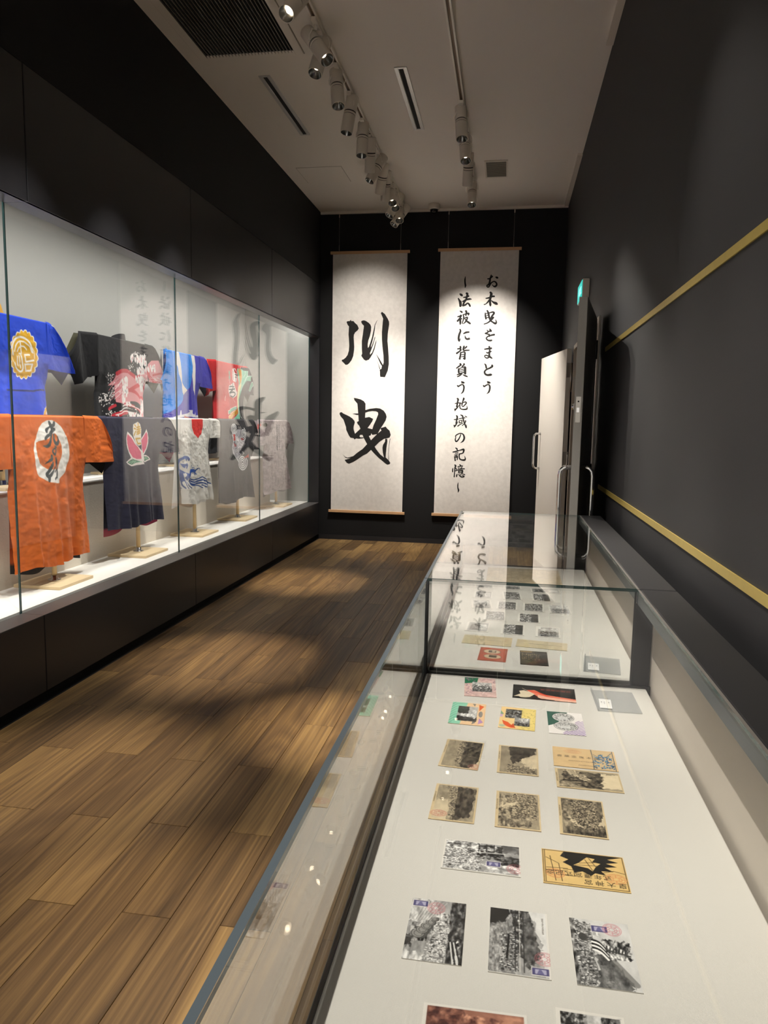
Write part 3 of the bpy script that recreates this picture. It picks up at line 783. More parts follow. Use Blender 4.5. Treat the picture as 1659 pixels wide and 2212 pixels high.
big_char([
 [(525,110),(600,125),(700,150),(780,195),(825,260),(822,430),(815,620),(880,650),(870,880),(1000,915),(960,1070),(910,1090),(965,1200),(1060,1360),(1100,1430),(1200,1560),(1300,1640),(1345,1640),(1420,1710),(1460,1780),(1440,1810),(1385,1825),(1330,1790),(1150,1640),(1040,1530),(970,1450),(865,1300),(780,1140),(720,1000),(690,890),(660,820),(620,780),(605,730),(650,705),(640,560),(625,350),(615,260),(540,170)],
 [(165,490),(210,475),(260,515),(340,550),(420,590),(490,640),(540,700),(550,745),(520,850),(518,910),(555,1030),(690,905),(760,1010),(750,1060),(690,1060),(670,1100),(700,1125),(790,1120),(760,1145),(660,1160),(580,1150),(545,1180),(520,1145),(440,1130),(400,1080),(330,930),(325,860),(260,670),(190,590),(160,530)],
 [(480,522),(540,512),(640,512),(640,550),(600,550),(550,535)],
 [(800,430),(940,390),(1100,372),(1200,385),(1290,440),(1345,520),(1365,600),(1340,690),(1260,820),(1205,900),(1130,1040),(1000,1060),(960,1000),(1000,910),(1030,810),(1100,660),(1150,530),(1140,480),(1090,455),(1000,450),(900,465),(800,500)],
 [(815,620),(920,600),(1020,650),(1000,710),(940,800),(880,880),(800,890),(850,745),(838,712)],
 [(1205,890),(1340,845),(1380,900),(1440,950),(1470,1060),(1440,1130),(1380,1145),(1300,1160),(1180,1240),(1060,1360),(960,1450),(860,1540),(760,1590),(600,1700),(520,1750),(400,1800),(340,1770),(290,1700),(400,1670),(500,1610),(620,1510),(750,1420),(860,1300),(960,1200),(1040,1120),(1130,1030),(1230,950)],
 [(240,1560),(310,1625),(370,1640),(560,1590),(610,1550),(590,1600),(380,1660),(310,1645)],
 [(1330,1160),(1380,1165),(1385,1230),(1360,1400),(1345,1560),(1340,1650),(1300,1640),(1270,1520),(1258,1390),(1275,1310),(1325,1230)],
 [(1460,1150),(1430,1350),(1415,1560),(1425,1710),(1410,1690),(1405,1550),(1420,1340),(1445,1160)]], K2)
S1, S2, S3, S4, S5 = crop(975, 585, 14.426), crop(975, 700, 14.426), crop(970, 785, 14.426), crop(965, 855, 21.067), crop(965, 950, 17.7)
U_ = [[(385,565,35),(430,595,70),(470,605,50)],[(375,620,18),(440,600,40)],[(265,690,50),(290,720,45),(350,680,45),(420,660,40),(460,710,55),(460,800,55),(430,890,50),(365,950,12)]]
CHARS = [
 (S1, [[(438,180,18),(425,280,45),(428,380,48),(440,460,52),(428,525,20)]]),
 (S1, [[(1130,250,35),(1200,240,45),(1280,170,50)],[(1245,130,35),(1210,250,55),(1195,350,60),(1170,420,60),(1110,460,45),(1120,500,40),(1165,500,45),(1210,430,40),(1250,370,40),(1330,330,38),(1395,370,50),(1410,440,55),(1360,490,60),(1300,470,30),(1275,430,18)],[(1385,195,40),(1430,215,70),(1450,225,40)]]),
 (S1, [[(1075,860,35),(1180,840,55),(1270,800,60),(1340,795,55)],[(1210,670,60),(1245,720,85),(1215,850,75),(1205,960,70),(1215,1060,70),(1215,1100,35)],[(1190,900,50),(1130,980,45),(1070,1035,30),(1020,1050,35)],[(1250,930,30),(1310,980,60),(1390,1015,90),(1430,1040,50)]]),
 (S1, [[(1055,1310,30),(1062,1400,55),(1080,1500,55)],[(1080,1330,25),(1190,1310,35),(1290,1285,50),(1330,1320,60),(1260,1420,55),(1230,1480,40)],[(1100,1390,25),(1180,1385,35)],[(1090,1470,30),(1180,1450,35)],[(1115,1235,45),(1155,1320,65),(1175,1430,60),(1220,1540,60),(1290,1600,50),(1370,1640,70),(1400,1600,50),(1380,1520,20)],[(1310,1450,60),(1270,1500,60),(1200,1570,50),(1110,1630,40),(1020,1660,35)]]),
 (S1, [[(265,720,40),(310,750,80),(340,775,50)],[(215,860,40),(255,930,65),(280,1010,80),(275,1110,55)],[(300,940,30),(305,1060,50),(285,1115,40)],[(465,700,60),(500,720,70),(480,820,60),(455,900,60),(400,980,60),(360,1080,60)],[(375,830,30),(460,820,55),(545,785,50)],[(350,960,40),(450,905,50),(560,880,60),(625,885,30)],[(355,1090,50),(440,1060,55),(500,1010,45),(550,1040,60),(585,1105,50)]]),
 (S1, [[(270,1255,30),(320,1280,60),(340,1300,35)],[(200,1430,40),(270,1415,50),(310,1385,55),(270,1470,50),(190,1570,60)],[(270,1480,55),(280,1580,70),(275,1670,45)],[(310,1490,50),(330,1510,30)],[(365,1360,35),(385,1440,45),(370,1540,40),(330,1640,30)],[(450,1250,60),(470,1290,60),(450,1400,40)],[(390,1360,35),(470,1340,40),(540,1330,60),(530,1380,40)],[(400,1480,30),(500,1450,45),(460,1560,50),(400,1630,35),(350,1650,20)],[(420,1490,30),(470,1560,50),(540,1610,65),(590,1650,50)]]),
 (S2, [[(265,160,40),(285,220,60),(245,330,65),(225,450,65),(245,530,50),(280,450,20)],[(380,300,40),(460,260,60),(550,250,50)],[(425,360,20),(440,430,50),(490,470,60),(560,455,70)]]),
 (S2, [[(280,700,60),(285,760,60),(270,850,40)],[(195,775,45),(280,760,45)],[(320,800,30),(240,860,50),(165,915,60)],[(395,690,55),(375,780,60),(390,820,50),(470,820,45),(560,815,35)],[(480,700,50),(420,760,45)],[(295,880,50),(280,980,55),(260,1090,65)],[(300,890,35),(390,870,45),(425,900,55),(415,1000,60),(415,1090,60),(370,1060,30)],[(310,960,28),(390,940,30)],[(310,1020,28),(390,1005,30)]]),
 (S2, [[(270,1240,60),(300,1270,50),(220,1330,50),(155,1380,35)],[(390,1240,60),(400,1265,50),(330,1320,40)],[(230,1390,50),(225,1480,60),(240,1530,50)],[(240,1400,30),(340,1350,35),(430,1340,60)],[(430,1350,80),(430,1450,80),(430,1550,75)],[(260,1430,25),(390,1400,30)],[(260,1480,25),(390,1455,30)],[(260,1530,30),(390,1510,40)],[(180,1580,40),(280,1550,45),(330,1540,40)],[(190,1640,40),(270,1600,45),(330,1550,40)],[(360,1580,25),(430,1610,50),(500,1640,40)]]),
 (S2, [[(1195,150,35),(1230,210,70),(1250,215,50)],[(1110,190,30),(1160,230,40),(1210,215,60)],[(1160,230,45),(1100,280,50),(1050,290,40),(1120,310,40),(1180,330,50),(1190,390,40)],[(1340,330,60),(1260,345,55),(1170,370,45),(1100,420,40),(1095,460,45),(1140,505,50),(1210,515,60),(1260,505,50)]]),
 (S2, [[(1035,785,40),(1130,770,55),(1250,755,60)],[(1180,700,55),(1195,800,50),(1185,900,55),(1185,1000,60),(1250,1055,50),(1270,1065,35)],[(1090,880,30),(1130,900,45),(1200,870,50),(1245,850,35)],[(1190,1020,45),(1120,1060,45),(1060,1040,35),(1040,990,35),(1090,975,40),(1150,1000,40)]]),
 (S2, [[(1035,1240,30),(1070,1280,50),(1090,1370,55)],[(1265,1280,55),(1275,1320,65),(1200,1370,55),(1090,1420,50),(1035,1490,55),(1060,1560,60),(1130,1590,65),(1220,1580,75),(1255,1580,50)]]),
 (S3, U_),
 (S3, [[(x + 808, y, w) for x, y, w in s_] for s_ in U_]),
 (S4, [[(480,120,70),(520,170,85),(490,300,70),(470,430,75),(450,500,70)],[(370,355,35),(470,335,55),(560,320,50)],[(560,430,30),(480,540,60),(400,620,70),(370,680,50)],[(350,600,50),(400,620,60)],[(765,95,60),(775,140,90),(730,260,60),(690,430,55)],[(610,310,60),(620,360,40),(740,310,45),(850,280,60),(890,330,65),(820,420,55),(740,490,50),(690,450,30)],[(600,330,60),(595,450,55),(610,560,55),(690,610,50),(800,620,60),(910,600,70),(930,540,45),(915,440,15)]]),
 (S4, [[(440,900,55),(480,960,80),(460,1060,70),(440,1180,65),(420,1260,60)],[(335,1085,40),(430,1080,50),(520,1060,50)],[(500,1180,30),(440,1290,55),(360,1390,70),(345,1430,40)],[(320,1340,50),(370,1370,60)],[(830,925,35),(910,965,50)],[(560,1045,40),(680,1020,45),(840,1000,50)],[(630,870,45),(720,920,70),(750,1060,65),(800,1220,65),(860,1380,65),(890,1460,50),(905,1300,18)],[(570,1130,45),(565,1240,45)],[(560,1140,30),(690,1110,40),(680,1200,45),(570,1240,35)],[(500,1380,60),(600,1310,45),(730,1240,40)],[(850,1130,60),(860,1170,55),(790,1280,50),(700,1360,35)]]),
 (S4, [[(640,1740,30),(620,1820,50),(540,1980,60),(440,2080,70),(390,2010,60),(410,1880,40),(400,1830,50),(480,1760,55),(620,1710,50),(740,1750,60),(790,1860,80),(790,1960,85),(730,2070,70),(620,2140,15)]]),
 (S5, [[(340,310,40),(390,350,60),(400,390,40)],[(235,470,45),(340,450,55),(450,415,55)],[(320,515,30),(430,500,45)],[(300,585,35),(410,570,45)],[(300,640,40),(315,720,50),(325,800,50)],[(310,640,25),(400,625,45),(405,700,45),(400,765,40)],[(340,670,35),(390,670,40)],[(480,405,40),(580,380,55),(640,370,75),(650,420,70),(610,510,50),(470,545,45)],[(480,550,55),(475,650,50),(500,730,50),(580,770,55),(680,770,75),(710,720,50),(680,620,15)]]),
 (S5, [[(305,960,45),(340,1000,70),(310,1100,45),(300,1250,40),(285,1420,50)],[(235,1090,30),(225,1170,50),(230,1230,40)],[(350,1090,45),(370,1130,50)],[(490,945,35),(540,990,50)],[(420,1030,35),(520,1010,40),(610,1000,40)],[(430,1090,30),(480,1080,35)],[(590,1040,30),(530,1110,40)],[(335,1190,40),(450,1145,40),(570,1110,40),(680,1110,45)],[(460,1180,40),(460,1260,50)],[(460,1185,25),(590,1165,50),(600,1220,60),(580,1300,50)],[(480,1220,22),(570,1205,25)],[(480,1270,30),(580,1255,30)],[(400,1310,30),(380,1370,55),(375,1420,35)],[(450,1310,25),(500,1380,45),(570,1420,50),(650,1410,50),(660,1390,35),(570,1340,20)],[(520,1340,45),(535,1335,45)],[(630,1310,35),(690,1335,40)]]),
 (S5, [[(435,1640,20),(425,1730,45),(425,1830,48),(450,1930,60),(430,2010,22)]]),
]
for cr_, strokes in CHARS:
    mb = MB(); fn = char_fn(cr_)
    for k, s_ in enumerate(strokes):
        ribbon(mb, s_, lambda x, y, k=k: (lambda p: (p[0], p[1] - 0.00006 * k, p[2]))(fn(x, y)))
    mb.build('brush_character', M['ink'], s2)

# ================================================================== festival coats and their stands
XF, XBW = -2.555, -2.88             # plane of the cloth, front row and back row
cA, cB, cC, cD = crop(0, 690, 10.058), crop(60, 900, 13.827), crop(210, 740, 11.06), crop(260, 900, 18.433)
cE, cF, cG, c5 = crop(360, 960, 13.825), crop(480, 900, 17.014), crop(460, 790, 16.59), crop(320, 720, 6.9125)
c1_, c2_, c4_ = crop(0, 640, 3.95), crop(0, 880, 4.81), crop(420, 740, 5.265)

def on_cloth(cr_, pts, x):
    out = []
    for q in cr_(pts):
        p = at_x(q[0], q[1], x)
        out.append((p.y, p.z) + ((q[2],) if len(q) > 2 else ()))
    return out

def stand(label, x, y, z, top, half, group):
    t = thing('coat_stand', label, 'stand', (x, y, z), group)
    bpl = box('base_plate', x - 0.145, x + 0.145, y - 0.17, y + 0.17, z, z + 0.018, M['wood_pale'], t, 0.002)
    MB().tube([(x, y, z + 0.0182), (x, y, z + 0.022), (x, y, z + 0.0225), (x, y, z + 0.045)], [0.036, 0.036, 0.019, 0.019], 20).build('flange', M['chrome'], bpl, True)
    MB().tube([(x, y, z + 0.0455), (x, y, top - 0.02)], 0.0145, 16).build('pole', M['wood_pale'], t, True)
    MB().tube([(x, y - half, top), (x, y + half, top)], 0.0135, 12).build('crossbar', M['wood_pale'], t, True)
    return t

def coat(label, x, yc, zt, half, bar, corner, length, hem, base, inner, paint, step, seed, hemoff=0.0, cuff=True, collar=None, left=None, front_dy=0.0, front_drop=0.02, wrinkle=1.0, res=560, loff=-0.05, lcuff=None):
    """happi coat hung back outwards over a crossbar: body, front panels, two sleeves"""
    r = np.random.RandomState(seed)
    cv = Canvas(yc - 0.85, yc + 0.85, zt - length - 0.12, zt + 0.06, res, base)
    n1 = cv.noise(9, 7, seed)
    cv.a *= (0.94 + 0.12 * n1)[..., None]
    paint(cv)
    step = step * 0.72
    t = thing('festival_coat', label, 'coat', (x, yc, zt - length), 'festival coats in the wall case')
    arm = -corner[1]
    # ---- body (the back of the coat, facing the room)
    nv = int(length / step) + 2; nu = int(2 * hem / step) + 2
    tt = np.linspace(0, 1, nv)[:, None]; uu = np.linspace(-1, 1, nu)[None]
    hw = half + (hem - half) * np.clip((tt * length - arm) / (length - arm), 0, 1) + 0 * uu
    cen = hemoff * np.clip((tt * length - arm) / (length - arm), 0, 1)
    y = cen + uu * hw
    folds = np.zeros(y.shape); hemz = np.zeros(y.shape)
    grow = np.clip((tt * length - 0.10) / (length - 0.10), 0, 1) ** 1.2
    for k in range(5):
        u0 = r.uniform(-0.85, 0.85); w = r.uniform(0.05, 0.13); sl_ = r.uniform(-0.12, 0.12); a = r.uniform(0.012, 0.032) * (1 if r.rand() > 0.35 else -1)
        g = np.exp(-(((uu + 0 * tt) - u0 - sl_ * tt) / (w * (1.6 - 0.6 * tt))) ** 2)
        folds += a * g * grow
    folds += 0.006 * np.sin(uu * 9 + seed) * grow + 0.003 * np.sin(uu * 23 + tt * 7 + seed) * grow
    wr_ = vnoise(nu, nv, 9, 16, seed + 5, 3) - 0.5
    folds += 0.009 * wrinkle * wr_ * np.clip(tt * 8, 0, 1)
    folds += 0.0035 * wrinkle * (vnoise(nu, nv, 22, 30, seed + 9, 2) - 0.5) * np.clip(tt * 8, 0, 1)
    arm_t = np.clip((arm - tt * length) / 0.06, 0, 1)
    folds = folds * (1 - arm_t * np.abs(uu) ** 8)
    hemz = (0.010 * np.sin(uu * 5 + seed) + 0.012 * (vnoise(nu, 2, 8, 1, seed + 3)[:1] - 0.5)) * tt ** 6
    edge = -0.045 * np.abs(uu) ** 5 * np.clip((tt * length - arm + 0.02) / 0.15, 0, 1)
    top = -0.016 * np.clip(1 - tt * length / 0.016, 0, 1) ** 2
    X = x + folds + edge + top + 0.02 * tt; Z = zt + 0.016 - tt * length + hemz - 0.006 * np.clip(1 - tt * length / 0.016, 0, 1) ** 2
    P = np.stack([X, yc + y, Z], -1)
    body = link('body', grid_mesh('body', P, cv.sample(P[..., 1], P[..., 2]), M['cloth']), t)
    # ---- front panels of the coat, behind
    n2 = 40; t2 = np.linspace(0, 1, n2)[:, None]; u2 = np.linspace(-1, 1, n2)[None]
    hw2 = (half - 0.03) + (hem - half) * np.clip((t2 * length - arm) / (length - arm), 0, 1) + 0 * u2
    Xf = x - 0.040 - 0.02 * t2 + 0.012 * np.sin(u2 * 7 + seed) * t2 - 0.0 * u2
    Zf = zt + 0.014 - t2 * (length + front_drop + 0.02 * np.sin(u2 * 4 + seed * 2))
    Pf = np.stack([Xf + 0 * u2, yc + front_dy * t2 + cen[0] * 0 + hemoff * t2 + u2 * hw2, Zf], -1)
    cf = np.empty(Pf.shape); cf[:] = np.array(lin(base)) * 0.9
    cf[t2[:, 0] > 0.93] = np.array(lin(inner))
    link('front_panel', grid_mesh('front_panel', Pf, cf, M['cloth']), t)
    # ---- sleeves
    for sgn in (1, -1):
        bx, cx, cz = bar, corner[0], corner[1]
        if sgn < 0 and left: bx, cx, cz = left
        tops = [(half - 0.01, 0.012), (bx, 0.008), (bx + 0.012, -0.004), (cx, cz)]
        bots = [(half - 0.01, -arm), ((half + cx) / 2, -arm - 0.008), (cx - 0.04, cz - 0.010), (cx - 0.004, cz - 0.008)]
        if not cuff:
            tops = [(half - 0.01, 0.012), (bx, 0.008), (bx + 0.012, -0.004), (cx, cz)]
            bots = [(half - 0.01, -arm), (half + (cx - half) * 0.5, -arm), (cx - 0.03, cz), (cx - 0.002, cz - 0.001)]
        if sgn < 0 and lcuff: bots = [(half - 0.01, -arm), (half + 0.06, -arm - 0.015), (lcuff[0] - 0.05, lcuff[1] + 0.02), lcuff]
        sk = [0, 0.45, 0.50, 1.0] if cuff else [0, 0.80, 0.86, 1.0]
        ns = int((cx - half + abs(cz) * 0.7) / step) + 4; nt_ = int(arm / step) + 3
        ss = np.linspace(0, 1, ns)
        tx_ = np.interp(ss, sk, [q[0] for q in tops]); tz_ = np.interp(ss, sk, [q[1] for q in tops])
        bx_ = np.interp(ss, sk, [q[0] for q in bots]); bz_ = np.interp(ss, sk, [q[1] for q in bots])
        v = np.linspace(0, 1, nt_)[:, None]
        Yl = tx_[None] * (1 - v) + bx_[None] * v; Zl = tz_[None] * (1 - v) + bz_[None] * v
        drop = np.clip((ss - sk[1]) / (1 - sk[1]), 0, 1)[None]
        Xs = x + 0.004 + 0.030 * np.sin(drop * math.pi) * (1 - 0.5 * v) - 0.02 * drop + (0.010 * (vnoise(ns, nt_, 6, 6, seed + 20 + sgn, 3) - 0.5) * wrinkle + 0.008 * v * np.sin(ss * 8 + seed)[None]) * np.clip(ss * 4, 0, 1)[None]
        Xs = Xs - 0.014 * np.clip(1 - v * arm / 0.02, 0, 1) ** 2
        if sgn < 0: Xs = Xs + loff * np.clip(ss * 2.2, 0, 1)[None]
        Ps = np.stack([Xs, yc + sgn * Yl, zt + 0.004 + Zl], -1)
        if sgn > 0: Ps = Ps[:, ::-1]
        so = link('sleeve', grid_mesh('sleeve', Ps, cv.sample(Ps[..., 1], Ps[..., 2]), M['cloth']), t)
        # the far half of the sleeve, lower at the cuff, its inside showing
        lowx, lowz = (cx - 0.075, cz - 0.085) if cuff else (cx - 0.012, cz - 0.012)
        q = [(half, -arm - 0.01, -0.05), (half, 0.0, -0.045), (bx, 0.0, -0.045), (cx - 0.003, cz + 0.004, -0.045), (lowx, lowz, -0.055), (half + (cx - half) * 0.35, -arm - 0.012, -0.05)]
        V = [(x + dx + (loff if sgn < 0 and k_ > 1 else 0), yc + sgn * a, zt + b) for k_, (a, b, dx) in enumerate(q)]
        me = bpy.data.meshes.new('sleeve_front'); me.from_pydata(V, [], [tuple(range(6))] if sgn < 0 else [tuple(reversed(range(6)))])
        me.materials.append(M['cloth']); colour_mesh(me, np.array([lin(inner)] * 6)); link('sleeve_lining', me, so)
    if collar:
        ccol, ch, cw, cdy = collar
        n3 = 16; a3 = np.linspace(-1, 1, n3)[None]; b3 = np.linspace(0, 1, 4)[:, None]
        Pc = np.stack([x - 0.02 - 0.05 * (a3 ** 2) + 0 * b3, yc + cdy + a3 * cw * (1 - 0.25 * b3), zt + 0.010 + b3 * ch * (1 - 0.55 * np.abs(a3) ** 3)], -1)
        cc = np.empty(Pc.shape); cc[:] = np.array(lin(ccol))
        link('collar', grid_mesh('collar', Pc, cc, M['cloth']), t)
    return t

def paint_orange(c):
    f = lambda p: on_cloth(cB, p, XF)
    c.poly(f([(720,105),(850,170),(990,300),(1090,470),(1170,650),(1215,860),(1230,1050),(1220,1280),(1170,1470),(1080,1680),(930,1860),(925,1985),(850,1990),(640,1960),(520,1910),(300,1790),(240,1700),(215,1500),(180,1250),(165,1000),(190,760),(245,620),(260,500),(320,330),(420,190),(560,110)]), '#e6e2dc')
    c.poly(f([(300,740),(420,700),(600,660),(720,520),(800,500),(860,560),(930,700),(990,850),(1005,1020),(980,1200),(930,1350),(900,1480),(890,1570),(560,1570),(420,1480),(330,1390),(270,1200),(240,1000),(235,780)]), '#cf6826')
    ink = '#3d4548'; s_ = 1 / 13.827 * 3.95 / F * 1.0
    def st(p): 
        q = on_cloth(cB, [(a, b) for a, b, w in p], XF)
        c.stroke([(y, z, w * 0.00027) for (y, z), (_, _, w) in zip(q, p)], ink)
    for p in ([(630,160,60),(660,230,90),(690,300,90),(720,380,110),(700,480,80),(680,600,60),(660,720,70),(610,850,90),(540,890,60),(440,875,15)],
              [(780,190,80),(770,250,80),(700,280,70),(620,320,40),(540,400,80),(550,450,60)], [(800,380,60),(740,400,100),(640,500,60)], [(640,540,60),(560,590,80),(500,660,70)],
              [(770,540,50),(770,660,60),(800,780,80),(860,800,90),(900,720,60),(880,600,25)], [(770,880,20),(820,910,40),(740,980,40),(710,1050,50),(790,1130,50),(810,1000,40),(800,940,25)],
              [(680,1180,70),(680,1270,80),(600,1330,50),(480,1420,10)], [(710,1380,60),(660,1500,80),(590,1650,80),(530,1730,80),(600,1800,90),(605,1920,60)],
              [(800,1470,20),(700,1640,50),(640,1760,70)], [(810,1240,50),(830,1340,60),(840,1480,60),(850,1640,60),(840,1780,70),(860,1830,20)], [(820,1580,30),(760,1650,40)], [(840,1800,40),(760,1860,60)]):
        st(p)

def paint_navy(c):
    f = lambda p: on_cloth(cD, p, XF)
    c.poly(f([(265,590),(460,780),(620,1080),(800,1330),(880,1540),(870,1790),(910,1900),(880,1890),(420,1975),(300,1900),(225,1815),(400,1640),(320,1440),(245,1180),(220,900),(240,700)]), '#efe6e2')
    c.poly(f([(1022,490),(1070,640),(1100,850),(1090,1070),(1030,1300),(880,1530),(1000,1530),(1090,1580),(1180,1710),(900,1820),(850,1700),(810,1300),(810,870),(960,640)]), '#efe6e2')
    c.poly(f([(690,200),(780,300),(815,500),(810,760),(800,1120),(710,1165),(600,1050),(530,860),(490,690),(490,480),(500,310),(570,270)]), '#ece4d6')
    c.poly(f([(265,690),(430,850),(560,1070),(680,1200),(790,1420),(810,1680),(650,1690),(470,1620),(330,1380),(260,1080),(245,880)]), '#dd4f76')
    c.poly(f([(1020,600),(1065,720),(1070,980),(1000,1250),(870,1460),(830,1300),(815,940),(900,790)]), '#dd4f76')
    c.poly(f([(460,1680),(830,1800),(600,1840),(420,1920),(270,1830),(360,1740)]), '#4f7a62'); c.poly(f([(890,1570),(1050,1590),(1120,1680),(900,1780)]), '#4f7a62')
    for p in ([(330,1820),(460,1790),(640,1800),(820,1800)], [(440,1700),(520,1780)], [(520,1690),(590,1780)], [(400,1890),(470,1800)], [(500,1870),(560,1800)], [(900,1650),(1060,1650)], [(960,1600),(1000,1650)]):
        c.stroke(f(p), '#9fd8b4', 0.0035, smooth=False)
    for p in ([(700,260),(700,700)], [(640,430),(760,400)], [(640,520),(780,480)], [(640,620),(770,560)], [(640,700),(770,640)], [(560,330),(600,380)], [(540,470),(600,490)], [(540,740),(600,580)], [(600,880),(770,860)], [(610,880),(680,1060)], [(690,1080),(780,1060)]):
        c.stroke(f(p), '#c99a2e', 0.011, smooth=False)
    c.stroke(f([(905, 1900), (1010, 2900)]), '#4a4c5c', 0.003, smooth=False)

def paint_white(c):
    f3 = lambda p: on_cloth(crop(200, 880, 5.925), p, XF)
    c.poly(f3([(1265,150),(1410,150),(1405,260),(1385,345),(1340,395),(1295,345),(1270,260)]), '#d3231c')
    f = lambda p: on_cloth(cE, p, XF)
    B, D = '#1f4d9c', '#1d3f7e'
    c.poly(f([(430,520),(470,420),(530,340),(600,350),(650,390),(660,480),(630,500),(600,440),(590,490),(560,470),(540,420),(480,500),(470,600),(480,720),(470,900),(500,1040),(480,1060),(440,960),(420,780)]), B)
    c.poly(f([(480,570),(540,590),(600,560),(620,620),(600,720),(570,720),(580,650),(550,660),(545,710),(520,690),(500,640)]), B)
    c.poly(f([(480,740),(540,830),(640,870),(640,980),(600,1090),(540,1000),(590,900),(560,850),(520,870),(530,980),(560,1100),(500,1100),(480,980)]), B)
    c.poly(f([(650,830),(680,740),(760,730),(820,760),(900,710),(860,760),(820,830),(870,890),(840,900),(800,850),(810,920),(790,920),(760,830),(720,880),(740,820),(690,850),(670,950),(660,1040),(620,1000)]), B)
    for p, w in (([(640,1000),(690,1045),(790,1055),(890,1020),(980,965),(1080,1010),(1120,1040),(1180,1140),(1280,1185)], .010), ([(640,1060),(700,1110),(800,1125),(900,1080),(980,1050),(1080,1080),(1150,1120),(1165,1185)], .013),
                 ([(640,1110),(700,1180),(800,1185),(900,1150),(1000,1145),(1100,1175),(1165,1235)], .012), ([(650,1170),(720,1225),(840,1220),(900,1230),(970,1290)], .008), ([(950,1205),(1040,1235),(1135,1275)], .010),
                 ([(460,1080),(470,1200),(515,1315)], .009), ([(510,1100),(525,1220),(560,1310)], .009), ([(560,1120),(580,1240),(630,1310)], .009), ([(590,1140),(640,1240),(700,1305)], .009),
                 ([(430,900),(440,1060),(470,1180)], .012), ([(500,900),(500,1040),(520,1120)], .01), ([(720,700),(770,690),(800,720)], .006), ([(860,720),(910,710),(920,780)], .006)):
        c.stroke(f(p), D, w)
    for q in ((460,262),(525,292),(685,297),(695,403),(708,628),(705,660),(870,632),(760,962),(825,988),(513,530)): 
        (y, z), = f([q]); c.ell(y, z, 0.004, 0.004, D)

def paint_spiral(c):
    f = lambda p: on_cloth(cF, p, XF); Wt = '#e4e4e6'; Bk = '#1b1b20'
    c.poly(f([(310,370),(250,480),(240,620),(330,650),(560,500),(660,470)]), Bk); c.poly(f([(280,1500),(330,1370),(430,1430),(460,1530),(380,1590),(260,1540)]), Bk)
    c.poly(f([(350,640),(560,460),(680,480),(860,560),(840,820),(780,1000),(640,1230),(600,1300),(690,1440),(560,1650),(460,1500),(350,1330),(340,1080),(380,900)]), '#b6b3ba')
    r = np.random.RandomState(4)
    for k in range(60):
        x0, y0 = r.uniform(400, 740), r.uniform(560, 1560); x0 = min(max(x0, 380 + (y0 - 900) * .12), 820 - max(0, y0 - 900) * .2)
        c.stroke(f([(x0, y0), (x0 + r.uniform(-50, 50), y0 + r.uniform(10, 60)), (x0 + r.uniform(-60, 60), y0 + r.uniform(40, 100))]), ['#3a3a40', Wt, '#6b6a75'][k % 3], 0.004)
    def spiral(cx, cy, rx, ry, turns, w, ph):
        q0, q1, q2 = f([(cx, cy), (cx + rx, cy), (cx, cy + ry)])
        c.ell(q0[0], q0[1], abs(q1[0] - q0[0]), abs(q2[1] - q0[1]), '#26262b')
        n = int(turns * 20)
        c.stroke(f([(cx + rx * (1 - .9 * k / n) * math.cos(ph + 2 * math.pi * k / 20), cy + ry * (1 - .9 * k / n) * math.sin(ph + 2 * math.pi * k / 20)) for k in range(n + 1)]), Wt, w, smooth=False)
    spiral(425, 440, 115, 200, 3.3, 0.013, 0.4); spiral(755, 660, 100, 250, 3.0, 0.012, -1.2); spiral(715, 1690, 165, 290, 3.6, 0.014, -0.6)
    c.stroke(f([(350,620),(380,880),(350,1080),(350,1250),(420,1420),(500,1550),(580,1680)]), Wt, 0.010)
    c.poly(f([(380,660),(460,640),(470,880),(390,880),(410,760)]), '#c8433c'); c.poly(f([(820,1470),(910,1370),(935,1510),(860,1500),(740,1540)]), '#d0503f')
    c.poly(f([(650,790),(770,790),(760,870),(690,860)]), '#a34848'); c.poly(f([(400,960),(520,1060),(440,1130)]), '#b86a6c')

def paint_grey(c):
    n = c.noise(60, 60, 5); n2 = c.noise(30, 14, 8)
    c.a *= (0.82 + 0.36 * n)[..., None]; c.a *= (0.9 + 0.2 * n2)[..., None]
    f = lambda p: on_cloth(crop(560, 880, 7.9), p, XF)
    for k in range(11):
        for x0 in (300, 335):
            y0 = 300 + k * 36
            c.stroke(f([(x0 - 10, y0), (x0 + 8, y0 + 10), (x0 - 6, y0 + 22)]), '#4a4346', 0.012 if x0 == 300 else 0.007)
    c.stroke(f([(300, 590), (300, 720)]), '#2e2a2c', 0.022, smooth=False)
    for q in ((-10, 360, .05, .045), (40, 340, .04, .05), (60, 300, .03, .03)):
        (y, z), = f([q[:2]]); c.ell(y, z, q[2], q[3] * .6, '#c9564e', 0.8)
    (y, z), = f([(110, 300)]); c.ell(y, z, 0.05, 0.02, '#5b5a4e', 0.8)

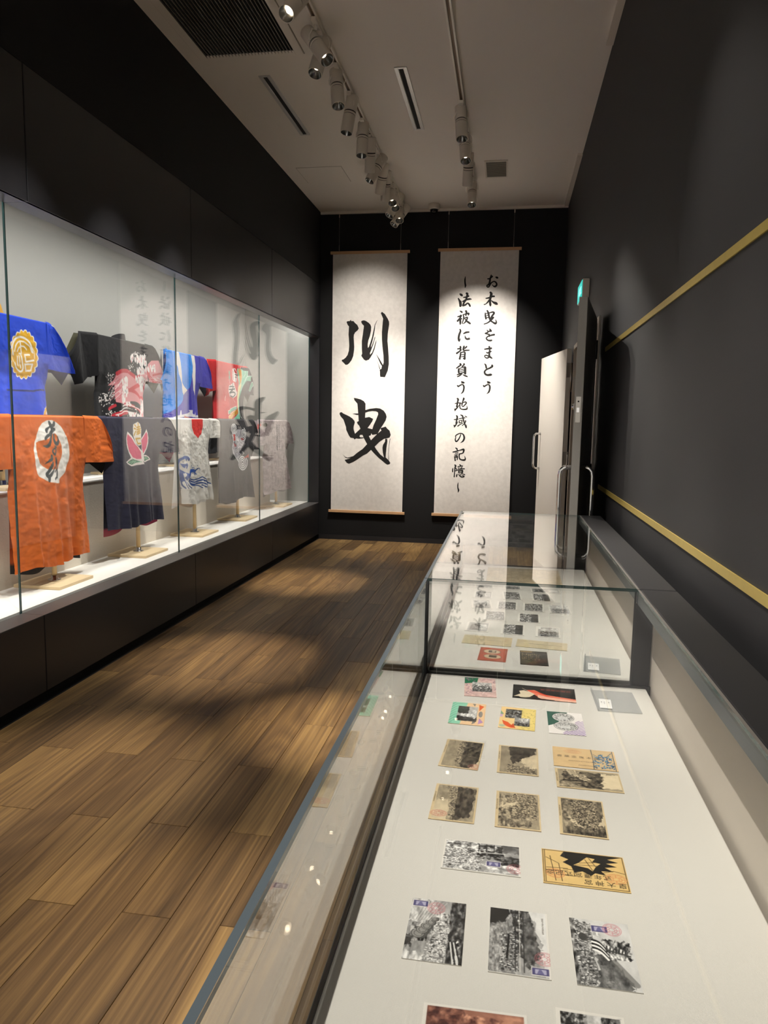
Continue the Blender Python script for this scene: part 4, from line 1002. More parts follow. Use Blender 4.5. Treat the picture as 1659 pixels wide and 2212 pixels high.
def paint_blue(c):
    f = lambda p: on_cloth(cA, p, XBW)
    def lobed(cx, cy, rx, ry, n, g, k=0.05):
        return [(cx + (rx * (1 + k * abs(math.sin(n * a / 2)) - k) + g) * math.cos(a), cy + (ry * (1 + k * abs(math.sin(n * a / 2)) - k) + g) * math.sin(a)) for a in np.linspace(0, 2 * math.pi, 120, endpoint=False)]
    c.poly(f(lobed(495, 760, 318, 548, 20, 0, .09)), '#f3efe6'); c.poly(f(lobed(495, 760, 318, 548, 20, -22, .09)), '#e0ab26')
    Wt = '#f6f1e8'
    for p, w in (([(270,760),(250,640),(270,520),(340,410),(430,380),(540,420),(620,500),(670,640),(690,720)], .016), ([(300,690),(330,560),(400,480),(480,480),(560,530),(630,600),(665,710)], .011), ([(360,690),(390,620),(440,580),(510,590),(570,660)], .011),
                 ([(425,500),(450,740),(400,740)], .011), ([(360,800),(365,900),(375,1000)], .011), ([(400,790),(410,920),(430,1050)], .011), ([(440,770),(460,900),(480,1030),(470,1100),(420,1130),(340,1060),(300,940)], .014),
                 ([(620,770),(515,770),(535,920),(700,890)], .013), ([(520,975),(670,975),(640,1110),(540,1120),(520,975)], .013), ([(250,640),(240,760),(270,920)], .006), ([(620,480),(720,700),(715,860)], .006)):
        c.stroke(f(p), Wt, w * 0.8, smooth=len(p) > 5)
    c.poly(f(lobed(1130, 2150, 270, 270, 16, 0, .09)), '#f3efe6'); c.poly(f(lobed(1130, 2150, 270, 270, 16, -20, .09)), '#dca52b'); c.poly(f(lobed(1130, 2160, 165, 165, 16, 0, .0)), '#f1ece6')
    c.poly(f([(1000,2100),(1060,2020),(1080,2060),(1100,2120),(1020,2200)]), '#cf2c3e')
    f1 = lambda p: on_cloth(c1_, p, XBW)
    c.poly(f1([(430,245),(480,260),(515,285),(525,340),(500,335),(480,290)]), '#f0e8d8'); c.poly(f1([(470,268),(508,288),(518,335),(500,325)]), '#c08f2c')
    for p in ([(100,1530),(560,1550),(700,1560)], [(700,1545),(860,1530),(1000,1540)]): c.stroke(f(p), '#12205c', 0.010)

def paint_black(c):
    f = lambda p: on_cloth(cC, p, XBW); r = np.random.RandomState(2)
    Pk, Rd, Wt = '#d98f94', '#c23440', '#efe9e6'
    c.poly(f([(440,760),(560,670),(690,660),(800,720),(900,830),(1010,760),(1180,560),(1200,900),(1190,1300),(1210,1560),(1130,1790),(980,1820),(960,1500),(800,1440),(560,1460),(430,1420),(410,1260),(400,1000),(260,1030),(380,900)]), Pk)
    c.poly(f([(1200,520),(1300,430),(1430,430),(1500,700),(1590,1000),(1400,1010),(1200,990),(1250,860),(1190,680)]), Pk)
    for p, w in (([(450,740),(560,680),(700,680),(800,750),(910,840),(1000,760)], .030), ([(670,1130),(800,1150),(900,1220),(980,1310)], .026), ([(770,1130),(880,1050),(1000,1010)], .030), ([(1200,690),(1260,850),(1370,960),(1480,1010)], .045), ([(1010,1320),(1110,1330),(1200,1390)], .024),
                 ([(300,1590),(420,1500)], .022), ([(360,1790),(480,1700),(680,1660)], .034), ([(620,1480),(800,1510),(920,1600),(980,1680)], .022), ([(1120,1070),(1170,1140)], .026), ([(500,1700),(620,1690),(700,1650)], .02), ([(350,1820),(480,1760)], .03), ([(1330,780),(1480,740)], .016)):
        c.stroke(f(p), Rd, w)
    for k in range(60):
        a = r.uniform(0, 1); x0, y0 = 430 + 260 * a + r.uniform(-30, 30), 760 + 480 * r.rand()
        c.stroke(f([(x0, y0), (x0 - 60, y0 + 60), (x0 - 110 - 40 * r.rand(), y0 + 170)]), [Wt, '#b8606a', Pk][k % 3], 0.003)
    for k in range(40):
        x0, y0 = r.uniform(1220, 1500), r.uniform(820, 1000); c.stroke(f([(x0, y0), (x0 + 40, y0 + 30)]), Wt, 0.003)
    def foam(cx, cy, n, rx, ry, s_):
        for k in range(n):
            x0, y0 = cx + r.uniform(-rx, rx), cy + r.uniform(-ry, ry)
            q = f([(x0, y0)])[0]; c.ell(q[0], q[1], s_ * 1.1, s_ * 1.9, Wt)
        for k in range(n * 2 // 3):
            x0, y0 = cx + r.uniform(-rx, rx), cy + r.uniform(-ry, ry)
            q = f([(x0, y0)])[0]; c.ell(q[0], q[1], s_ * .42, s_ * .9, [Pk, '#9a9a98', '#d9cfd2'][k % 3])
    foam(850, 400, 7, 50, 60, .012); foam(960, 390, 6, 40, 70, .012); foam(1090, 430, 16, 80, 110, .013); foam(1040, 640, 16, 120, 70, .013); foam(640, 1000, 14, 60, 160, .012); foam(620, 1250, 16, 60, 160, .012); foam(1050, 980, 16, 45, 150, .012); foam(970, 900, 8, 80, 60, .012)
    foam(1080, 1560, 18, 70, 200, .013); foam(1280, 620, 10, 90, 50, .010); foam(860, 1700, 12, 180, 60, .013); foam(950, 1790, 8, 90, 30, .013); foam(720, 1470, 6, 90, 20, .009)
    for k in range(150):
        g = r.randint(0, 6); cx, cy, sx, sy = [(800, 610, 90, 90), (310, 830, 90, 120), (340, 1700, 110, 90), (260, 1300, 130, 130), (1150, 930, 40, 80), (900, 270, 70, 25)][g]
        q = f([(r.normal(cx, sx * .6), r.normal(cy, sy * .6))])[0]; c.ell(q[0], q[1], *([r.uniform(.003, .006)] * 2), Wt)
    for k in range(30):
        x0, y0 = r.uniform(120, 400), r.uniform(1180, 1500); c.stroke(f([(x0, y0), (x0 + r.uniform(-40, 40), y0 + r.uniform(-30, 50))]), Wt, 0.005)
    for p in ([(560,1520),(700,1480),(850,1540),(980,1640)], [(480,1640),(640,1560),(800,1600)], [(430,1730),(620,1640),(760,1670)]): c.stroke(f(p), Wt, 0.008); 
    for p in ([(780,1430),(880,1450),(990,1530)], [(860,1510),(980,1560)], [(700,1600),(860,1640)]): c.stroke(f(p), '#222024', 0.020)

def paint_ltblue(c):
    f = lambda p: on_cloth(c5, p, XBW)
    c.poly(f([(500,240),(900,300),(1000,900),(900,1400),(200,1400),(250,1220),(420,1110),(510,1000),(520,900),(600,820),(640,680),(640,500),(590,310)]), '#3b36a8')
    c.poly(f([(700,320),(870,340),(990,830),(720,820),(710,500)]), '#3b36a8'); c.poly(f([(590,300),(660,320),(660,560),(640,640),(640,480)]), '#1c84dd')
    c.poly(f([(410,270),(460,285),(480,420),(495,560),(500,740),(540,800),(580,850),(520,920),(500,880),(490,740),(450,600),(440,500),(405,420)]), '#d9d6d2')
    c.poly(f([(640,325),(690,340),(705,480),(700,760),(685,940),(660,840),(650,640),(665,500)]), '#e8e4de')
    c.stroke(f([(370,250),(390,600),(400,1100)]), '#d8dde2', 0.006)
    c.poly(f([(360,1250),(450,1220),(460,1150),(470,1150),(475,1215),(580,1200),(600,1170),(590,1145),(630,1145),(625,1190),(660,1215),(690,1150),(705,1160),(710,1225),(800,1225),(800,1260),(700,1260),(560,1240),(440,1260),(360,1275)]), '#e6e4e6')
    c.poly(f([(525,1230),(560,1235),(660,1290),(640,1330),(530,1290)]), '#cf6d66')

def paint_red(c):
    f = lambda p: on_cloth(cG, p, XBW)
    c.poly(f([(1000,60),(1700,100),(1700,2300),(900,2300),(890,1500),(860,1200),(1000,800)]), '#222226')
    c.poly(f([(860,100),(1000,110),(1100,180),(1240,190),(1240,360),(1330,360),(1330,560),(1200,540),(1080,700),(960,960),(880,1230),(900,2100),(760,2100),(650,1990),(840,1700),(840,1200),(880,800),(920,620),(880,400)]), '#7fc2a4')
    c.poly(f([(900,120),(1010,140),(1030,380),(980,640),(950,700),(940,400)]), '#e0a04c'); c.poly(f([(980,600),(1000,700),(930,900),(870,1200),(860,1500),(850,1720),(820,1500),(830,1100),(880,760)]), '#e8dca0')
    for p in ([(1240,190),(1200,420),(1080,640),(960,900)], [(1330,370),(1200,400),(1120,560)], [(900,110),(880,420),(910,640),(850,1000)], [(1030,180),(1030,420),(960,740)], [(820,1180),(850,1500),(860,1750)], [(1140,200),(1150,300),(1080,430)], [(880,1560),(930,1800),(1020,1980)]): c.stroke(f(p), '#dfeee6', 0.006)
    c.poly(f([(1250,880),(1360,580),(1400,720),(1300,940)]), '#6fae94'); c.stroke(f([(1250,880),(1360,580),(1400,720),(1300,940),(1250,880)]), '#dfeee6', 0.005, smooth=False)
    c.poly(f([(460,1610),(780,1460),(800,1560),(460,1740)]), '#6fae94'); c.stroke(f([(460,1740),(460,1610),(790,1450)]), '#f0e0d8', 0.006, smooth=False)
    c.poly(f([(460,1800),(800,1580),(830,1700),(650,1880),(640,2000),(470,2000)]), '#dba052'); c.poly(f([(720,1640),(810,1560),(830,1700),(740,1770)]), '#c98a14'); c.stroke(f([(460,2000),(465,1800),(760,1600)]), '#f0e0c0', 0.006, smooth=False)
    c.poly(f([(700,100),(790,90),(860,250),(840,420),(830,600),(720,560),(690,500),(690,240)]), '#f0e2de'); c.poly(f([(770,110),(850,250),(830,300),(760,230)]), '#c4231f')
    for p, w in (([(715,200),(720,360),(720,490)], .010), ([(780,320),(850,340)], .012), ([(780,410),(830,400),(800,470),(820,590)], .012), ([(740,120),(760,180)], .008)): c.stroke(f(p), '#25252a', w)
    c.poly(f([(560,700),(620,690),(680,620),(740,600),(760,720),(800,860),(830,960),(800,1080),(700,1170),(620,1100),(570,1110),(510,960),(510,820)]), '#f0e2de')
    for p, w in (([(570,760),(650,740),(740,760)], .014), ([(690,640),(690,760),(680,900)], .014), ([(530,850),(640,850),(760,830)], .014), ([(540,980),(620,930),(680,860)], .014), ([(600,1080),(600,980),(720,950),(770,1010),(700,1120),(620,1080)], .014)): c.stroke(f(p), '#25252a', w)
    for cx, cy, a in ((580, 260, 50), (580, 420, 40)):
        q = f([(cx, cy)])[0]; c.ell(q[0], q[1], 0.022, 0.026, '#9c8f7c'); c.ell(q[0], q[1], 0.013, 0.016, '#6d9a80')
    c.stroke(f([(560,500),(600,640)]), '#f0e2de', 0.006); c.stroke(f([(700,1190),(760,1310)]), '#e8b0a0', 0.005); c.stroke(f([(410,1090),(390,1170),(390,1250)]), '#f0dcc8', 0.006)

ROWF, ROWB = SILL + 0.0085, 1.0035
FRONT = [
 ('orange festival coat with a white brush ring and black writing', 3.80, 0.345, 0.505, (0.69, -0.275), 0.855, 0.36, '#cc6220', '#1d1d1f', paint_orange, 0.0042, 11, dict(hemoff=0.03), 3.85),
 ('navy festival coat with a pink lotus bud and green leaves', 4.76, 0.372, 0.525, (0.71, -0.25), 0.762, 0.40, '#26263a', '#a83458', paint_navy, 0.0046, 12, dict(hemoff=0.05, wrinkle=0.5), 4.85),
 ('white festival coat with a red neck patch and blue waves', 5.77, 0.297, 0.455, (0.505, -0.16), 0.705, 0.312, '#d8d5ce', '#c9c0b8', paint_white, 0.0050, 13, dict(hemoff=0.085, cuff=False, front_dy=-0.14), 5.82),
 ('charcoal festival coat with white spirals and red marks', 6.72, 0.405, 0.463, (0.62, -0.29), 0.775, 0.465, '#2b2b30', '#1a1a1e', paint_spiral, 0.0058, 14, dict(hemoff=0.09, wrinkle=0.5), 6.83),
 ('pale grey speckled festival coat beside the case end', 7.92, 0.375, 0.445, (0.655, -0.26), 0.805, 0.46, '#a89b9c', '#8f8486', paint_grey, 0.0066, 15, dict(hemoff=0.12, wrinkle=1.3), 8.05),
]
for lb, yc, half, bar, corner, ln, hem, base, inner, pf, step, seed, kw, py in FRONT:
    coat(lb, XF, yc, 1.422, half, bar, corner, ln, hem, base, inner, pf, step, seed, **kw)
    stand('wooden coat stand on the case deck under the %s' % lb.split(' with')[0].split(' beside')[0], XF - 0.042, py, ROWF, 1.402, bar - 0.13, 'wooden coat stands')
BACKROW = [
 ('royal blue festival coat with a golden scalloped crest', 3.88, 0.41, 0.45, (0.70, -0.285), 0.90, 0.46, '#1a45cf', '#0b1d66', paint_blue, 0.0046, 21, dict(collar=('#cf9c2f', 0.055, 0.13, -0.02)), 3.87),  # inner blue deepened to stand for the shadow inside the sleeve
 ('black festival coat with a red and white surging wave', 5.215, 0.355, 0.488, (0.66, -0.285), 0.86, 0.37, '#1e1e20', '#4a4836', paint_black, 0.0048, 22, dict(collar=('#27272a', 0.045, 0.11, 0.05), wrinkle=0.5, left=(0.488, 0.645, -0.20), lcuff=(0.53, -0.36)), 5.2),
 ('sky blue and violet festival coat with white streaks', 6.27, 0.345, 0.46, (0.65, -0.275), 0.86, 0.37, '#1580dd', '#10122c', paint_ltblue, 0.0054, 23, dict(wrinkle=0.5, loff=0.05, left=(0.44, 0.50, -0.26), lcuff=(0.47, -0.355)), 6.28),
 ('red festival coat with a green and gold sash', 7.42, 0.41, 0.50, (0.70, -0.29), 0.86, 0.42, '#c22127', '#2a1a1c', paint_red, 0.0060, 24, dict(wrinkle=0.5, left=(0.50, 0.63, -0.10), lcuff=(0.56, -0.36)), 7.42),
]
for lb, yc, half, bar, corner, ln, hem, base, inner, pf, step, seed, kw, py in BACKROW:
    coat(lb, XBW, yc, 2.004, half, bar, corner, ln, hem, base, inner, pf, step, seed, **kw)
    stand('wooden coat stand on the raised step under the %s' % lb.split(' with')[0], XBW - 0.042, py, ROWB, 1.984, bar - 0.18, 'wooden coat stands')

# ================================================================== table cases along the charcoal wall
RAIL0, RAIL1 = 0.400, 0.513
def table_case(label, y0, y1, near_end, far_end):
    t = thing('table_display_case', label, 'display case', (0.14, (y0 + y1) / 2, 0), 'table display cases')
    box('plinth', FX + 0.06, RAIL1 - 0.04, y0 + 0.04, y1 - 0.04, 0.0, 0.06, M['gap'], t)
    box('cabinet', FX - 0.004, RAIL1, y0 + 0.002, y1 - 0.002, 0.0605, TRAY - 0.030, M['case_dark'], t, 0.003)
    box('tray', FX + 0.0115, 0.437, y0 + 0.020, y1 - 0.020, TRAY - 0.028, TRAY, M['linen'], t, 0.003)
    box('back_board', 0.450, 0.462, y0 + 0.004, y1 - 0.004, TRAY - 0.0295, GLASS_TOP - 0.046, M['cream_board'], t)
    box('back_post', 0.463, RAIL1 - 0.002, y0 + 0.004, y1 - 0.004, TRAY - 0.0295, GLASS_TOP - 0.0455, M['case_dark'], t)
    brl = box('back_rail', RAIL0 + 0.006, RAIL1, y0 + 0.002, y1 - 0.002, GLASS_TOP - 0.045, GLASS_TOP, M['case_dark'], t, 0.003)
    box('rail_bead', RAIL0 - 0.001, RAIL0 + 0.0055, y0 + 0.002, y1 - 0.002, GLASS_TOP - 0.009, GLASS_TOP - 0.001, M['steel'], brl)
    box('rail_fascia', RAIL0 + 0.001, RAIL0 + 0.0058, y0 + 0.004, y1 - 0.004, GLASS_TOP - 0.044, GLASS_TOP - 0.0095, M['glass_edge_pale'], brl)
    pane('front_glass', FX - 0.005, FX + 0.005, y0 + 0.001, y1 - 0.001, TRAY - 0.0295, GLASS_TOP, t, 'glass_edge_pale')
    pane('top_glass', FX + 0.0055, RAIL0 - 0.0015, y0 + 0.001, y1 - 0.001, GLASS_TOP - 0.008, GLASS_TOP - 0.0005, t)
    box('front_gasket', FX + 0.0055, FX + 0.0105, y0 + 0.016, y1 - 0.016, TRAY - 0.0293, TRAY + 0.002, M['gasket'], t)
    for y in ([y0] if near_end else []) + ([y1 - 0.010] if far_end else []):
        eg = pane('end_glass', FX + 0.0055, RAIL0 - 0.0015, y + 0.001, y + 0.009, TRAY - 0.0293, GLASS_TOP - 0.0085, t)
        box('corner_seal', FX + 0.0055, FX + 0.0105, y - 0.0015, y + 0.0008, TRAY, GLASS_TOP - 0.009, M['gasket'], eg)
        box('corner_seal', RAIL0 - 0.0075, RAIL0 - 0.0015, y - 0.0015, y + 0.0008, TRAY, GLASS_TOP - 0.009, M['gasket'], eg)
        box('end_frame', RAIL0 - 0.001, 0.449, y + 0.0005, y + 0.0095, TRAY - 0.0293, GLASS_TOP - 0.0455, M['case_dark'], t)
    for y in (y0 + 0.0095, y1 - 0.0195):
        box('end_gasket', FX + 0.0165, 0.449, y, y + 0.010, TRAY - 0.0293, TRAY + 0.006, M['gasket'], t)
    return t
table_case('near table case of old postcards, filling the lower picture', -0.55, 2.230, False, False)
table_case('farther table case of old postcards, its glass end facing the camera', 2.236, 4.06, True, True)

# ------------------------------------------------------------------ things lying on the boards
def card_frame(cr_, q):
    """four traced corners (top-left, top-right, bottom-right, bottom-left) -> centre, half extents, turn on the board"""
    P = [at_z(*p, TRAY) for p in cr_(q)]
    c = sum(P, Vector()) / 4
    ex = ((P[1] - P[0]) + (P[2] - P[3])) / 2; ey = ((P[0] - P[3]) + (P[1] - P[2])) / 2
    ang = math.atan2(ex.y, ex.x)
    return c, ex.length / 2, ey.length / 2, ang

def card(name, label, cat, cr_, q, paint, base='#d8d2c6', step=0.0016, res=1000, th=0.0012, group=None, lift=0.0004):
    c, hx, hy, ang = card_frame(cr_, q)
    cv = Canvas(-hx, hx, -hy, hy, res, base); paint(cv, hx, hy)
    nx, ny = max(8, int(2 * hx / step)), max(8, int(2 * hy / step))
    X, Y = np.meshgrid(np.linspace(-hx, hx, nx), np.linspace(-hy, hy, ny))
    P = np.stack([X, Y, np.full(X.shape, th)], -1)
    b = lin(base); ev = [(-hx, -hy, 0), (hx, -hy, 0), (hx, hy, 0), (-hx, hy, 0), (-hx, -hy, th), (hx, -hy, th), (hx, hy, th), (-hx, hy, th)]
    ef = [(0, 1, 5, 4), (1, 2, 6, 5), (2, 3, 7, 6), (3, 0, 4, 7), (3, 2, 1, 0)]
    me = grid_mesh(name, P, cv.sample(X, Y), M['print'], False, (ev, ef, [tuple(v * 0.8 for v in b)] * 8))
    o = link(name, me); o.location = (c.x, c.y, TRAY + lift); o.rotation_euler = (0, 0, ang)
    return tag(o, label, cat, group)

SEP = ((0.11, 0.095, 0.08), (0.92, 0.85, 0.71)); GRY = ((0.04, 0.04, 0.04), (0.96, 0.955, 0.94))
def tone(g, pal):
    a, b = np.array(pal[0]), np.array(pal[1]); return a + (b - a) * np.clip(g, 0, 1)[..., None]
def rough(poly, seed):
    """torn, natural outline for a tonal area, kept inside the print"""
    r = np.random.RandomState(seed); out = []
    for i in range(len(poly)):
        (ax, ay), (bx, by) = poly[i], poly[(i + 1) % len(poly)]
        for t in np.linspace(0, 1, 12, endpoint=False):
            x, y = ax + (bx - ax) * t, ay + (by - ay) * t
            if 0.01 < x < 0.99: x += r.normal(0, .022)
            if 0.01 < y < 0.99: y += r.normal(0, .022)
            out.append((min(max(x, 0), 1), min(max(y, 0), 1)))
    return out
def photo(cv, box_, areas, pal, seed, bg=0.6, amp=0.35, f=14):
    """a printed photograph: tonal areas given as polygons in 0..1 picture coordinates (y up)"""
    x0, y0, x1, y1 = box_
    g = bg + amp * (cv.noise(f, f * .7, seed, 4) - 0.5)
    tmp = Canvas(0, 1, 0, 1, 10, 0); tmp.w, tmp.h = cv.w, cv.h; tmp.x0, tmp.y0 = cv.x0, cv.y0; tmp.res = cv.res
    for k, ar in enumerate(areas):
        poly, val, am, fr = ar[:4]
        mk = tmp.mask_poly([(x0 + a * (x1 - x0), y0 + b * (y1 - y0)) for a, b in rough(poly, seed + k)])
        if mk is None: continue
        xa, xb, ya, yb, q = mk
        n = vnoise(cv.w, cv.h, fr, fr * .75, seed + 7 * k + 1, 3)[ya:yb, xa:xb]
        n = 0.5 + (n - 0.5) * 2.2
        g[ya:yb, xa:xb] = g[ya:yb, xa:xb] * (1 - q) + (val + am * (n - 0.5)) * q
    fine = np.random.RandomState(seed).rand(cv.h, cv.w) - 0.5
    col = tone(g + 0.05 * fine, pal)
    cv.blend(cv.mask_poly([(x0, y0), (x1, y0), (x1, y1), (x0, y1)]), col)
    r = np.random.RandomState(seed + 99); lo, hi = np.array(pal[0]), np.array(pal[1])
    for ar in areas:
        poly, val, am, fr = ar[:4]; kind = ar[4] if len(ar) > 4 else ('f' if val < 0.36 else '')
        if not kind: continue
        xs = [p[0] for p in poly]; ys = [p[1] for p in poly]; area = (max(xs) - min(xs)) * (max(ys) - min(ys))
        for j in range(int((420 if kind == 'c' else 170) * area)):
            a, b = r.uniform(min(xs), max(xs)), r.uniform(min(ys), max(ys))
            ins = False
            for i in range(len(poly)):
                (ax, ay), (bx, by) = poly[i], poly[i - 1]
                if (ay > b) != (by > b) and a < (bx - ax) * (b - ay) / (by - ay) + ax: ins = not ins
            if not ins: continue
            X_, Y_ = x0 + a * (x1 - x0), y0 + b * (y1 - y0)
            if kind == 'c':      # a figure lying sideways on the board: pale coat, dark head
                L_ = r.uniform(.0018, .0032); c_ = lo + (hi - lo) * (r.uniform(.8, 1.0) if r.rand() > .22 else r.uniform(0, .2))
                cv.stroke([(X_ - L_, Y_), (X_, Y_ + r.uniform(-.0005, .0005))], c_, .0017, .9, smooth=False)
                cv.ell(X_ + .0008, Y_, .0007, .0008, lo + (hi - lo) * r.uniform(.05, .3), .9, 8)
            else:                # foliage and ground marks
                c_ = lo + (hi - lo) * np.clip(val + r.uniform(-.22, .30), 0, 1); q_ = r.uniform(-.7, .7); L_ = r.uniform(.002, .006)
                cv.stroke([(X_, Y_), (X_ + L_ * math.cos(q_), Y_ + L_ * math.sin(q_))], c_, r.uniform(.0006, .0014), .6, smooth=False)
def R_(a, b, c, d): return [(a, b), (c, b), (c, d), (a, d)]
def stamp(cv, x, y, w, h):
    cv.rect(x, y, x + w, y + h, '#e6e0d8'); cv.rect(x + w * .04, y + h * .06, x + w * .96, y + h * .94, '#4a4772'); cv.rect(x + w * .2, y + h * .2, x + w * .82, y + h * .8, '#a9a6be')
    cv.poly([(x + w * .3, y + h * .2), (x + w * .7, y + h * .2), (x + w * .55, y + h * .75), (x + w * .42, y + h * .75)], '#65628c')
def postmark(cv, x, y, rx, ry, col='#b8524a', a=0.55):
    for k in (1.0, .84, .55, .3): cv.ring(x, y, rx * k, ry * k, 0.0012, col, a)
    for k in range(8):
        q = k * math.pi / 4; cv.stroke([(x + rx * .35 * math.cos(q), y + ry * .35 * math.sin(q)), (x + rx * .8 * math.cos(q), y + ry * .8 * math.sin(q))], col, 0.0012, a, smooth=False)
def caption(cv, x, y, n, sz, col='#3a342c', vert=True, a=0.8):
    r = np.random.RandomState(int(abs(x) * 1e5) + n)
    for k in range(n):
        yy = y - k * sz * 1.25 if vert else y; xx = x if vert else x + k * sz * 1.25
        cv.stroke([(xx - sz * .4, yy + sz * .2), (xx + sz * .4, yy + sz * .25)], col, sz * .22, a, smooth=False)
        cv.stroke([(xx + sz * r.uniform(-.2, .2), yy + sz * .4), (xx + sz * r.uniform(-.2, .2), yy - sz * .4)], col, sz * .22, a, smooth=False)
        if r.rand() > .4: cv.stroke([(xx - sz * .35, yy - sz * .3), (xx + sz * .35, yy - sz * .3)], col, sz * .2, a, smooth=False)

n1_, n2_, n3_, n4_ = crop(920, 1440, 3.318), crop(880, 1660, 3.190), crop(840, 1900, 2.765), crop(900, 1200, 3.190)
GN, GF = 'postcards in the near table case', 'postcards in the farther table case'
def inset(hx, hy, l, b, r, t): return (-hx + l, -hy + b, hx - r, hy - t)

def p_collage(cv, hx, hy):
    cv.a[:] = cv.c('#d3b3ac'); n = cv.noise(14, 10, 3); cv.a *= (0.85 + .3 * n)[..., None]
    cv.poly([(-hx, hy), (-hx * .1, hy), (-hx * .2, hy * .45), (-hx * .6, hy * .4), (-hx, hy * .3)], '#1f6b4a')
    r = np.random.RandomState(1)
    for k in range(22):
        x, y = r.uniform(-hx, hx), r.uniform(-hy, hy); cv.stroke([(x, y), (x + r.uniform(-.012, .012), y + .01), (x + r.uniform(-.015, .015), y + .02)], ['#a56f8a', '#7d6480', '#e6d3cc'][k % 3], .0018)
    photo(cv, (-hx * .5, -hy * .5, hx * .75, hy * .5), [(R_(0, 0, 1, .35), .35, .6, 30), (R_(0.05, .3, .9, .75), .45, .8, 26), (R_(0, .7, 1, 1), .75, .3, 12)], GRY, 3)
def p_leaflet(cv, hx, hy):
    cv.a[:] = cv.c('#14110f')
    cv.poly([(-hx * .55, hy * .25), (-hx * .3, hy * .35), (0, -hy * .2), (hx * .35, -hy * .35), (hx, -hy * .55), (hx, -hy * .98), (hx * .3, -hy * .9), (-hx * .1, -hy * .85), (-hx * .3, -hy * .35), (-hx * .5, hy * .05)], '#e2765c')
    cv.poly([(-hx * .2, -hy * .3), (hx * .1, -hy * .55), (hx, -hy * .72), (hx, -hy), (0, -hy * .97), (-hx * .2, -hy * .7)], '#e8b39c')
    cv.stroke([(-hx * .5, hy * .2), (-hx * .2, hy * .02), (hx * .1, -hy * .35)], '#d8401f', .006)
    cv.poly([(-hx * .8, hy * .05), (-hx * .65, hy * .2), (-hx * .45, 0), (-hx * .3, -hy * .3), (-hx * .45, -hy * .75), (-hx * .7, -hy * .95), (-hx * .8, -hy * .75), (-hx * .97, -hy * .8), (-hx * .75, -hy * .35)], '#d9cbb0')
    cv.stroke([(-hx * .7, hy * .5), (-hx * .3, -hy * .3)], '#e9dcc4', .0016, smooth=False); cv.stroke([(-hx, -hy * .95), (-hx * .2, -hy * .9), (hx * .3, -hy * .98)], '#0d0c0b', .006)
    cv.text('宮遷年式宮神', -hx * .12, hy * .42, .0145, math.radians(0), '#c8452c', 1.02)
def p_mint(cv, hx, hy):
    cv.a[:] = cv.c('#ecc69a'); cv.poly([(-hx, -hy), (-hx * .35, -hy), (-hx * .1, hy), (-hx, hy)], '#8fd0b4')
    for k in range(9):
        y = -hy + k * hy * .25; cv.stroke([(-hx, y), (-hx * .7, y + hy * .35), (-hx * .4, y + hy * .4)], '#2f8a6c', .0014)
    cv.poly([(hx * .6, hy * .9), (hx * .9, hy * .75), (hx * .65, hy * .3)], '#e2622c'); cv.poly([(hx * .65, -hy * .9), (hx * .95, -hy * .7), (hx * .7, -hy * .35)], '#b98fc0'); cv.ell(hx * .75, 0, hx * .12, hy * .28, '#8d8a84'); cv.poly([(hx * .2, hy * .95), (hx * .4, hy * .95), (hx * .35, hy * .7)], '#77736c'); cv.poly([(hx * .3, -hy * .95), (hx * .5, -hy * .8), (hx * .5, -hy * .6), (hx * .35, -hy * .7)], '#77736c')
    photo(cv, (-hx * .6, -hy * .7, hx * .55, hy * .65), [(R_(0, .5, .55, 1), .15, .4, 18), (R_(0, 0, 1, .35), .15, .5, 22), (R_(.2, .3, .8, .5), .85, .5, 20), (R_(.75, .2, .95, .8), .8, .4, 18)], GRY, 5, .7)
def p_yellow(cv, hx, hy):
    cv.a[:] = cv.c('#ecc98a'); r = np.random.RandomState(6)
    cv.rect(hx * .1, -hy, hx, hy, '#e6cf7c')
    for k in range(60):
        x, y = r.uniform(hx * .1, hx), r.uniform(-hy, hy); cv.stroke([(x, y), (x + r.uniform(-.006, .006), y + r.uniform(-.006, .006))], ['#7f7b45', '#9e8f3f'][k % 2], .0013)
    cv.poly([(-hx * .85, -hy * .3), (-hx * .5, -hy * .45), (-hx * .1, -hy * .9), (-hx * .3, -hy * .95), (-hx * .7, -hy * .75)], '#e0592a'); cv.poly([(-hx * .2, -hy * .5), (-hx * .05, -hy * .95), (-hx * .35, -hy * .8)], '#c94a20')
    cv.ell(-hx * .8, -hy * .8, hx * .17, hy * .12, '#a9b89a'); cv.poly([(-hx, hy * .6), (-hx * .8, hy * .3), (-hx, hy * .1)], '#86a888'); cv.rect(-hx, 0, -hx * .85, hy * .25, '#c7a3c0')
    photo(cv, (-hx * .72, -hy * .05, hx * .2, hy * .8), [(R_(0, 0, 1, .4), .35, .8, 30), (R_(0, .4, 1, 1), .3, .8, 22)], GRY, 8)
    photo(cv, (-hx * .15, -hy * .7, hx * .7, hy * .05), [(R_(0, 0, 1, .5), .3, .7, 30), (R_(.3, .4, .9, 1), .7, .5, 20)], GRY, 9)
